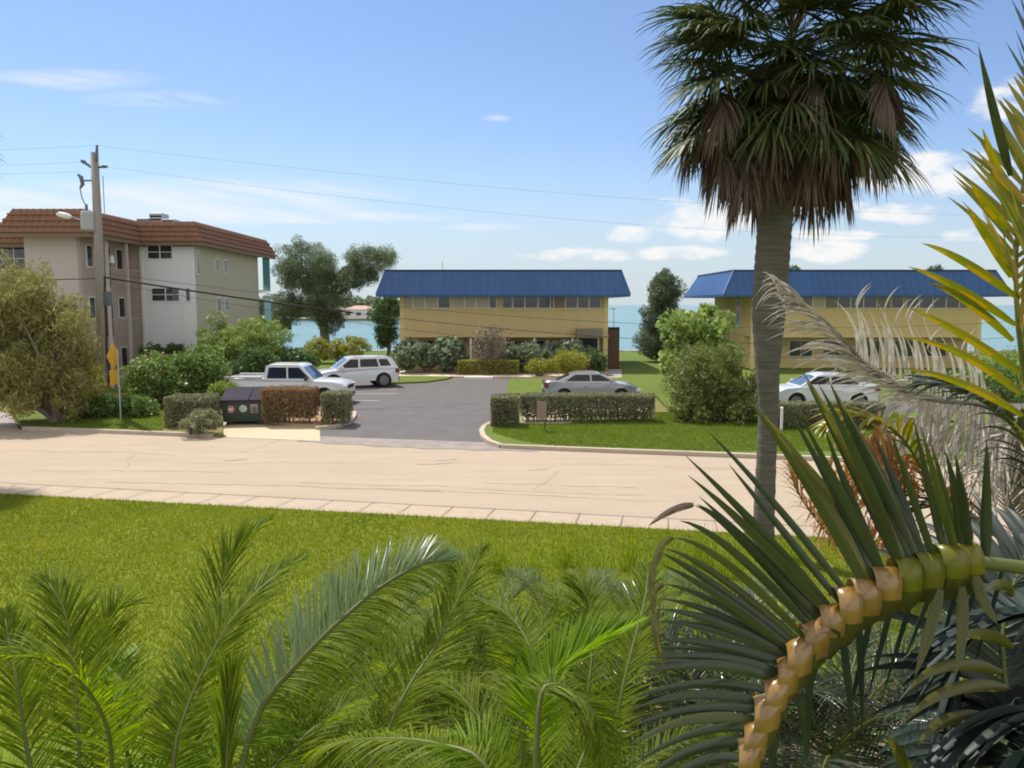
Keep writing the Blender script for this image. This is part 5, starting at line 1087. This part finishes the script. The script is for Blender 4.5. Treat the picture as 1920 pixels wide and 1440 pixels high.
# more palms farther off on the lawn behind these
for i, (px, py, Y, lab, mm) in enumerate((
    (700, 1240, 7.0, 'small feather palm above the curve of the long shiny pale frond', 'p_back'),
    (900, 1215, 7.6, 'small feather palm on the lawn just right of the shiny frond tip', 'p_back'),
    (1060, 1225, 7.2, 'small feather palm on the lawn above the bright lime frond', 'p_back'),
    (1200, 1215, 7.8, 'small feather palm on the lawn left of the tips of the dark areca frond', 'p_back'),
    (1370, 1230, 7.4, 'small feather palm at the foot of the cabbage palm trunk', 'p_back'),
    (760, 1330, 5.2, 'feather palm half hidden behind the long shiny pale frond', 'p_green'),
    (960, 1290, 5.6, 'feather palm in the middle, behind the bright lime frond', 'p_green'),
    (1150, 1310, 5.4, 'feather palm just left of the dark areca frond', 'p_green'),
    (1330, 1350, 4.6, 'bluish feather palm seen through the dark areca leaflets', 'p_dark'),
    (1560, 1420, 4.2, 'shaded feather palm under the arching golden rachis', 'p_dark'),
    (1760, 1400, 4.4, 'shaded feather palm in the bottom right corner', 'p_dark'),
    (640, 1420, 4.6, 'feather palm low behind the central palm, at its left', 'p_green'))):
    r, base, c = palm_root(px, py, Y, 0, lab)
    sp_ = [((j * 137.5) % 360, 62 - j * 4.6, .95 + .06 * (j % 4)) for j in range(15)]
    fill_fronds(r, base, c, sp_, M[mm], nl=44, seed=20 + i, L_=.30, w=.013)
# fine upright stems in front of the kerb, right of centre
GS = 'tufts of tall grass along the lawn edge'
for i, (px, Y) in enumerate(((690, 10.2), (930, 10.5), (1000, 10), (1060, 10.8), (1120, 10), (1180, 10.6), (1240, 10.2), (1310, 10.8), (1370, 10.2), (1480, 10.5))):
    Y += 2.3; c = P(px, 1080, Y); o = Vector((c.x, Y, .06)); rnd = random.Random(i); acc = []
    for k in range(85):
        a_ = rnd.uniform(0, 6.28); sp_ = rnd.uniform(.05, .55); strips(acc, (rnd.gauss(0, .12), rnd.gauss(0, .08), 0), (math.cos(a_) * sp_, math.sin(a_) * sp_, 1), rnd.uniform(.4, .95), .008, 4, .12, prof=(1, .9, .7, .4, .1))
    tf_ = quads('grass_tuft', qarr(acc), M['p_green']); tf_.location = o
    tag(tf_, ['tall grass tuft on the lawn beneath the pale shiny frond tip', 'leftmost of the tall grass tufts right of the pale frond', 'second tall grass tuft right of the pale frond tip', 'tall grass tuft at the middle of the row, above the lime frond',
              'fourth tall grass tuft right of the pale frond tip', 'tall grass tuft above the right end of the lime frond', 'tall grass tuft left of the curled brown leaflet tip', 'tall grass tuft beneath the curled brown leaflet tip', 'tall grass tuft touching the cabbage palm trunk at left', 'tall grass tuft right of the cabbage palm trunk base'][i], 'grass tuft', GS)
# leaf litter ground cover under the palms
rng = np.random.default_rng(5); n = 15000; x = rng.uniform(-5, 7, n); y = rng.uniform(4.6, 9.6, n); k = (x > -2.2 - .0 * y) ; x, y = x[k], y[k]
pts = np.stack([x, y, .1 + rng.uniform(0, .9, len(x)) * (rng.uniform(size=len(x)) ** 1.5)], 1)
tag(quads('ground_cover', leafquads(pts, .13, .3, .5, rng), M['lf_mid']), 'low leafy ground cover beneath the feather palms', 'ground cover', kind='stuff')

# E: the areca with the big dark frond and the golden folded leaflets
base = P(1900, 1900, 1.75); base = Vector((1.5, 1.75, .06))
ar = empty('areca_palm', base, label='areca palm at right whose big dark frond has golden leaflets folded over its rachis', cat='palm')
MB().tube([(0, 0, 0), (.05, .0, 1.5), (.12, -.02, 3.2)], [.07, .055, .04], 12).build('trunk', M['rachis'], ar, smooth=True)
D0 = 1.5
RP = cat_path(pp((1990, 1075, 1.62), (1900, 1062, 1.6), (1820, 1055, 1.58), (1740, 1070, 1.56), (1660, 1100, 1.54), (1590, 1140, 1.52), (1530, 1195, 1.50), (1480, 1260, 1.48), (1435, 1345, 1.46), (1400, 1440, 1.44), (1380, 1560, 1.42)), 80)
acc = []
def near(px, py):                       # nearest rachis point to a photo position
    best = None
    for q in RP:
        d = q - CAM; yc = d.y * math.cos(PITCH) - d.z * math.sin(PITCH); zc_ = d.y * math.sin(PITCH) + d.z * math.cos(PITCH); x = 960 + FPX * d.x / yc; y = 720 - FPX * zc_ / yc
        e = (x - px) ** 2 + (y - py) ** 2
        if best is None or e < best[0]: best = (e, q, q.y)
    return best[1], best[2]
def bez_leaf(acc, o, mid, tip, w, fold=.22, n=9, prof=(.5, .85, 1, 1, .95, .85, .7, .5, .28, .03), face=None):
    prev = None; o, mid, tip = Vector(o), Vector(mid), Vector(tip); face = face or (CAM - mid).normalized()
    for i in range(n + 1):
        t = i / n; p = o * (1 - t) ** 2 + mid * 2 * t * (1 - t) + tip * t * t; T = ((mid - o) * (1 - t) + (tip - mid) * t).normalized()
        s = T.cross(face).normalized(); nn = s.cross(T); ww = w * .5 * prof[i]
        row = (p - s * ww - nn * ww * fold * 2, p.copy(), p + s * ww - nn * ww * fold * 2)
        if prev: acc.append((prev[0], prev[1], row[1], row[0])); acc.append((prev[1], prev[2], row[2], row[1]))
        prev = row
# (origin, control, tip) in photo pixels
HL = [((1563, 1150), (1420, 980), (1283, 852)), ((1600, 1130), (1450, 930), (1323, 804)), ((1625, 1115), (1520, 900), (1409, 759)), ((1650, 1105), (1560, 900), (1474, 762)),
      ((1690, 1085), (1600, 880), (1505, 701)), ((1712, 1078), (1640, 900), (1557, 722)), ((1735, 1070), (1670, 920), (1607, 799)), ((1755, 1065), (1710, 930), (1668, 805)), ((1780, 1060), (1745, 930), (1712, 780)), ((1800, 1058), (1780, 940), (1745, 830)),
      ((1535, 1185), (1360, 960), (1301, 947)), ((1518, 1205), (1340, 1010), (1262, 1008)), ((1506, 1225), (1300, 1060), (1240, 1037)), ((1500, 1230), (1330, 1105), (1245, 1095)), ((1494, 1240), (1350, 1150), (1235, 1142)),
      ((1486, 1250), (1340, 1195), (1232, 1200)), ((1470, 1275), (1320, 1225), (1205, 1262)), ((1458, 1300), (1310, 1260), (1178, 1312)), ((1440, 1335), (1300, 1310), (1186, 1362)), ((1425, 1365), (1300, 1350), (1184, 1436)),
      ((1405, 1425), (1310, 1400), (1225, 1490)), ((1395, 1480), (1320, 1450), (1270, 1520)), ((1580, 1140), (1440, 960), (1366, 870)), ((1548, 1170), (1400, 1010), (1310, 930)), ((1670, 1095), (1590, 930), (1545, 800)), ((1820, 1056), (1810, 940), (1790, 850)), ((1850, 1056), (1850, 950), (1850, 820)), ((1478, 1262), (1330, 1215), (1215, 1235))]
rnd = random.Random(9)
HL2 = sorted(HL, key=lambda h: math.atan2(h[2][1] - 1300, h[2][0] - 1750)); ex_ = []
for a_, b_ in zip(HL2[:-1], HL2[1:]):
    if (a_[2][1] + b_[2][1]) / 2 > 900 or rnd.random() < .3: ex_.append(tuple(((a_[k][0] + b_[k][0]) / 2 + rnd.uniform(-8, 8), (a_[k][1] + b_[k][1]) / 2 + rnd.uniform(-8, 8)) for k in range(3)))
for i, (o_, m_, t_) in enumerate(HL + ex_):
    q, Y = near(*o_); dy = rnd.uniform(-.12, .12)
    bez_leaf(acc, q, P(*m_, Y + dy * .5 + .03), P(*t_, Y + dy), .0195 * rnd.uniform(.8, 1.15))
fr_ = weld(quads('dark_frond', qarr(acc, base), M['p_dark'], ar))
for o_, m_, t_ in (((1640, 1105), (1530, 880), (1406, 752)), ((1700, 1080), (1610, 870), (1503, 692)), ((1722, 1074), (1650, 890), (1553, 712)), ((1665, 1098), (1590, 960), (1470, 820))):
    q, Y = near(*o_); acc = []; bez_leaf(acc, q, P(*m_, Y + .05), P(*t_, Y + .05), .024); quads('yellow_leaflet', qarr(acc, base), M['p_olv'], ar)
mb = MB(); mb.tube([q - base for q in RP[::2]], [.016 - .009 * i / 40 for i in range(40)], 8).build('midrib', M['rachis'], fr_, smooth=True)
acc = []                              # curled golden tips that dry at the end
for o_, m_, t_ in (((1301, 947), (1262, 948), (1216, 986)), ((1262, 1008), (1222, 1020), (1226, 1110)), ((1240, 1037), (1216, 1060), (1222, 1150)), ((1245, 1095), (1205, 1110), (1240, 1180)), ((1235, 1142), (1215, 1180), (1252, 1262))):
    acc = []; bez_leaf(acc, P(*o_, 1.5), P(*m_, 1.48), P(*t_, 1.46), .014, prof=(.6, .9, 1, 1, .95, .9, .8, .6, .4, .05)); quads('curled_tip', qarr(acc, base), M['fan_dead'] if o_[0] == 1301 else M['p_olv'], fr_)
straps = [(1812, 1058, 4, 70), (1776, 1068, 2, 70), (1738, 1078, 0, 70), (1700, 1092, -3, 70), (1662, 1106, -4, 70), (1625, 1122, -5, 72), (1590, 1142, -6, 76), (1556, 1168, -8, 80), (1524, 1200, -10, 84), (1497, 1236, -14, 88), (1474, 1272, -18, 90), (1454, 1308, -20, 92), (1437, 1346, -20, 92), (1422, 1386, -22, 92), (1409, 1426, -22, 92)]
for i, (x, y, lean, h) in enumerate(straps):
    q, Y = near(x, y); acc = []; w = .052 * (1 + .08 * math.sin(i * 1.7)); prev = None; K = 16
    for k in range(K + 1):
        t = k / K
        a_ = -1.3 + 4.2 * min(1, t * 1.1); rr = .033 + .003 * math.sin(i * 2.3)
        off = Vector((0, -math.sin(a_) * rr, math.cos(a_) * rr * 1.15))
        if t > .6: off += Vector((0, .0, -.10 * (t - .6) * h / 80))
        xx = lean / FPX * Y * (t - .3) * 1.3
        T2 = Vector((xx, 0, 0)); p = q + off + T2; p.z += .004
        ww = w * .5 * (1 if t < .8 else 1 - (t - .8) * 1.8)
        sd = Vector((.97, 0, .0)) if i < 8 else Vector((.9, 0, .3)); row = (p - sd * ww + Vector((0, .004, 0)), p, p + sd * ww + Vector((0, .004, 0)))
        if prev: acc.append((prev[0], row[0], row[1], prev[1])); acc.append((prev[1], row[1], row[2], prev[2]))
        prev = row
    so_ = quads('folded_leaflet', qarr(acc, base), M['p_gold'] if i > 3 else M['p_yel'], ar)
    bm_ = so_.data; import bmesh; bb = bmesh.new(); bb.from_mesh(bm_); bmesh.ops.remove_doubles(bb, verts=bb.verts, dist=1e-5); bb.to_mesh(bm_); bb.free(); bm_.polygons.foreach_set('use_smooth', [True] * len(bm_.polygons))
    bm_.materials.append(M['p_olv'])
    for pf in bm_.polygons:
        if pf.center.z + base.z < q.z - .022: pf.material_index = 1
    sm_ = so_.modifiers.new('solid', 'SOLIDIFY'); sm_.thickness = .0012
# tails hanging from the straps
acc = []
for o_, m_, t_ in (((1764, 1105), (1740, 1200), (1715, 1270)), ((1804, 1100), (1810, 1200), (1790, 1270)), ((1830, 1080), (1845, 1140), (1870, 1170))):
    acc = []; bez_leaf(acc, P(*o_, 1.52), P(*m_, 1.5), P(*t_, 1.48), .022); weld(quads('hanging_leaflet', qarr(acc, base), M['p_olv'], ar))
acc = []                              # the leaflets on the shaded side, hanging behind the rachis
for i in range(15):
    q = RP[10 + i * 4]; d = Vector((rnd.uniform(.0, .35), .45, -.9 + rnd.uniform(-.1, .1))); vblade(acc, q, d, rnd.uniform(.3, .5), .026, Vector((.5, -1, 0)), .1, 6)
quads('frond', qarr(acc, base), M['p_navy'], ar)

# F: dark areca in the bottom right corner
b2 = Vector((1.9, 2.1, .06)); a2 = empty('areca_palm', b2, label='deep blue green areca palm in the bottom right corner, leaflets arching left', cat='palm')
MB().tube([(0, 0, 0), (0, 0, 2), (.1, 0, 3.4)], [.07, .05, .04], 10).build('trunk', M['rachis'], a2, smooth=True)
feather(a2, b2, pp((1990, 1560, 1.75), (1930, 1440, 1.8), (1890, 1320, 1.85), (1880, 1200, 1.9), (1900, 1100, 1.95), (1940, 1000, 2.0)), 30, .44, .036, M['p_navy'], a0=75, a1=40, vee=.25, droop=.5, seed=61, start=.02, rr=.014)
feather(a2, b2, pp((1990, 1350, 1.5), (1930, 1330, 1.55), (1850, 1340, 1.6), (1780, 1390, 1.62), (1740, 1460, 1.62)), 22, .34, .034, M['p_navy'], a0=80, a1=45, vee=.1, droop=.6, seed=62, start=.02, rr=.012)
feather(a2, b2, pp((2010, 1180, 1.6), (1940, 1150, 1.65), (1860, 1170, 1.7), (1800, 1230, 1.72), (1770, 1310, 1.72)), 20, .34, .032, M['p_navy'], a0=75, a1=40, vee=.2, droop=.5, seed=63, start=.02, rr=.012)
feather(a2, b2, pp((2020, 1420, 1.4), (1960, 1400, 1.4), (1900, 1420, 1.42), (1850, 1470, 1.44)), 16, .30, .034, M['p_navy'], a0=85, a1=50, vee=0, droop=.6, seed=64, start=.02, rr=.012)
acc = []                              # long arching shiny leaflets, right to left
for o_, m_, t_ in (((1880, 1262), (1760, 1215), (1700, 1300)), ((1890, 1290), (1770, 1265), (1690, 1360)), ((1860, 1345), (1760, 1330), (1720, 1400)), ((1900, 1215), (1840, 1170), (1790, 1200)), ((1720, 1500), (1690, 1400), (1660, 1380)), ((1900, 1120), (1880, 1080), (1840, 1110))):
    acc = []; bez_leaf(acc, P(*o_, 1.6), P(*m_, 1.55), P(*t_, 1.5), .026); weld(quads('arching_leaflet', qarr(acc, b2), M['p_olv'], a2))

# G: yellowing areca rising at the right edge
b3 = Vector((1.75, 2.4, .06)); a3 = empty('areca_palm', b3, label='yellow green areca palm rising along the right edge of the view, tips against the sky', cat='palm')
MB().tube([(0, 0, 0), (.05, 0, 2), (.12, 0, 3.9)], [.07, .055, .04], 10).build('trunk', M['rachis'], a3, smooth=True)
feather(a3, b3, pp((1990, 980, 2.3), (1950, 820, 2.3), (1915, 660, 2.32), (1905, 480, 2.35), (1925, 300, 2.4), (1965, 120, 2.45)), 44, .31, .022, M['p_yel'], a0=62, a1=28, vee=.35, droop=.10, seed=71, start=.05, sides=(-1, 1), rr=.014)
feather(a3, b3, pp((2000, 900, 2.1), (1965, 720, 2.1), (1940, 560, 2.12), (1945, 400, 2.15), (1985, 250, 2.2)), 28, .32, .022, M['p_yel'], a0=55, a1=25, vee=.5, droop=.05, seed=72, start=.05, rr=.012)
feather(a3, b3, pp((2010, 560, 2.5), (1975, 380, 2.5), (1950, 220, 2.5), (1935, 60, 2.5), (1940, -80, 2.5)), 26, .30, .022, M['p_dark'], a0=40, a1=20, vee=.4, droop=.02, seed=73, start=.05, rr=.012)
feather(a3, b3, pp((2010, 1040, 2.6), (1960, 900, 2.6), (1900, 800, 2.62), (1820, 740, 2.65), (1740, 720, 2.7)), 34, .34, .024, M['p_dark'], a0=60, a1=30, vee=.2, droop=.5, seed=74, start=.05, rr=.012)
acc = []
for o_, m_, t_ in (((1895, 330), (1860, 200), (1834, 84)), ((1910, 560), (1790, 470), (1728, 456)), ((1905, 610), (1780, 520), (1702, 500)), ((1915, 740), (1800, 640), (1690, 632)), ((1918, 780), (1800, 700), (1684, 690)), ((1890, 430), (1845, 380), (1818, 340)), ((1900, 640), (1800, 540), (1738, 530)), ((1915, 700), (1790, 610), (1700, 575)), ((1896, 520), (1840, 420), (1812, 395)), ((1892, 380), (1862, 300), (1842, 240))):
    acc = []; bez_leaf(acc, P(*o_, 2.25), P(*m_, 2.2), P(*t_, 2.15), .024); quads('long_leaflet', qarr(acc, b3), M['p_dark'] if o_[1] == 330 else M['p_yel'], a3)
feather(a3, b3, pp((2000, 1240, 2.7), (1930, 1080, 2.7), (1850, 990, 2.75), (1770, 950, 2.8), (1700, 960, 2.85)), 40, .32, .018, M['p_dark'], a0=60, a1=30, vee=.2, droop=.4, seed=75, start=.05, rr=.012)

# H: dead bleached frond
b4 = Vector((2.6, 3.3, .06)); a4 = empty('areca_palm', b4, label='areca palm behind, with a bleached dead frond arching left and orange dry flower stalks', cat='palm')
MB().tube([(0, 0, 0), (0, 0, 2), (-.1, 0, 3.9)], [.08, .06, .045], 10).build('trunk', M['p_grey'], a4, smooth=True)
DP = cat_path(pp((1990, 800, 3.2), (1900, 775, 3.2), (1830, 757, 3.15), (1730, 745, 3.1), (1640, 700, 3.05), (1570, 625, 3.0), (1500, 568, 3.0), (1440, 575, 3.0)), 90)
rnd = random.Random(44)
def pxof(q):
    d = q - CAM; yc = d.y * math.cos(PITCH) - d.z * math.sin(PITCH); zc_ = d.y * math.sin(PITCH) + d.z * math.cos(PITCH); return 960 + FPX * d.x / yc, 720 - FPX * zc_ / yc
acc = []                              # bleached leaflets standing up from the rachis
for k in range(8, 58):
    q = DP[k]; x, y = pxof(q)
    if x > 1850: continue
    for r_ in range(1):
        tx, ty = x - 22 + rnd.gauss(0, 10), 575 + max(0, x - 1640) * .42 + rnd.gauss(0, 16); cx_ = x + rnd.gauss(6, 8)
        bez_leaf(acc, q, P(cx_, (y + ty) / 2 - 12, q.y - .03), P(tx, min(ty, y - 40), q.y - .08 + rnd.gauss(0, .05)), .0105, fold=.3)
        if rnd.random() < .25: bez_leaf(acc, P(tx, ty, q.y - .08), P(tx + 6, ty - 26, q.y - .08), P(tx + 30, ty - 44, q.y - .08), .006)
fd = quads('dead_frond', qarr(acc, b4), M['p_dead'], a4); fd['label'] = 'bleached white upright dead leaflets'
MB().tube([q - b4 for q in DP[::3]], [.013 - .009 * i / 30 for i in range(30)], 6).build('midrib', M['p_grey'], fd, smooth=True)
acc = []                              # grey leaflets sweeping left and curving down
for k in range(30, 84):
    for r_ in range(2 if k < 60 else 1):
        q = DP[k]; x, y = pxof(q); L2 = 150 * (1 - max(0, k - 60) / 36) * rnd.uniform(.6, 1.1); up_ = rnd.uniform(-55, 5)
        bez_leaf(acc, q, P(x - L2 * .55, y + up_ - 20, q.y - .05), P(x - L2, y + up_ + 12 + rnd.gauss(0, 18), q.y - .1 + rnd.gauss(0, .08)), .0075, fold=.3)
for k in range(24, 44):
    q = DP[k]; x, y = pxof(q); bez_leaf(acc, q, P(x - 30, y + 10, q.y + .05), P(x - 60 + rnd.gauss(0, 15), y + 95 + rnd.gauss(0, 20), q.y + .1), .011)
fd = quads('dead_frond', qarr(acc, b4), M['p_dead2'], a4); fd['label'] = 'grey dead leaflets sweeping left past the trunk'
acc = []
for k in range(0, 40):
    for r_ in range(2):
        q = DP[k]; x, y = pxof(q); bez_leaf(acc, q, P(x + rnd.gauss(-5, 20), y + 70, q.y), P(x + rnd.gauss(-20, 28), y + rnd.uniform(110, 210), q.y + rnd.gauss(0, .08)), .009)
quads('dead_frond', qarr(acc, b4), M['p_dead2'], a4)
feather(a4, b4, pp((2000, 900, 3.4), (1900, 830, 3.4), (1790, 790, 3.4), (1700, 790, 3.4), (1640, 840, 3.4)), 36, .42, .013, M['p_grey'], M['p_grey'], a0=70, a1=50, vee=-.2, droop=1.3, seed=83, start=.03, rr=.01, name='dead_frond')
feather(a4, b4, pp((2000, 760, 3.1), (1900, 800, 3.1), (1840, 880, 3.1), (1800, 980, 3.1)), 30, .36, .012, M['p_dead2'], M['p_grey'], a0=60, a1=50, vee=0, droop=.9, seed=84, start=.03, rr=.01, name='dead_frond')
rnd = random.Random(3)
for (x0, y0, x1, y1, nn, ww) in ((1640, 800, 1668, 930, 260, 34), (1600, 860, 1560, 960, 130, 50), (1690, 850, 1700, 900, 80, 30), (1790, 920, 1800, 990, 120, 26), (1610, 960, 1660, 1030, 90, 60)):
    acc = []
    for i in range(nn):
        t = rnd.random(); o = P(x0 + (x1 - x0) * t + rnd.gauss(0, ww * .5), y0 + (y1 - y0) * t + rnd.gauss(0, 14), 2.9 + rnd.gauss(0, .06)); strips(acc, o, (rnd.gauss(-.1, .5), rnd.gauss(0, .4), -1 + rnd.gauss(0, .4)), rnd.uniform(.06, .18), .014, 3, .3, rnd.uniform(-1, 1))
    quads('dry_flower_stalk', qarr(acc, b4), M['p_orange'], a4)
feather(a4, b4, pp((1640, 1100, 3.0), (1560, 1010, 3.0), (1500, 930, 3.0), (1480, 880, 3.0)), 40, .22, .010, M['p_orange'], a0=60, a1=30, vee=.3, droop=.6, seed=86, start=.03, rr=.008, name='dry_frond')
feather(a4, b4, pp((1990, 1150, 3.3), (1920, 1000, 3.3), (1880, 900, 3.3), (1870, 820, 3.3)), 60, .34, .016, M['p_gold2'] if 'p_gold2' in M else M['p_grey'], a0=70, a1=30, vee=.3, droop=.4, seed=87, start=.03, name='dead_frond')
# I: the yellow tips hovering left of the second block belong to a thin yellow frond
feather(a4, b4, pp((1800, 1020, 2.8), (1740, 900, 2.8), (1680, 810, 2.8), (1600, 780, 2.8), (1540, 800, 2.8)), 26, .20, .02, M['p_yel'], a0=60, a1=35, vee=.2, droop=.5, seed=88, start=.2, rr=.008)
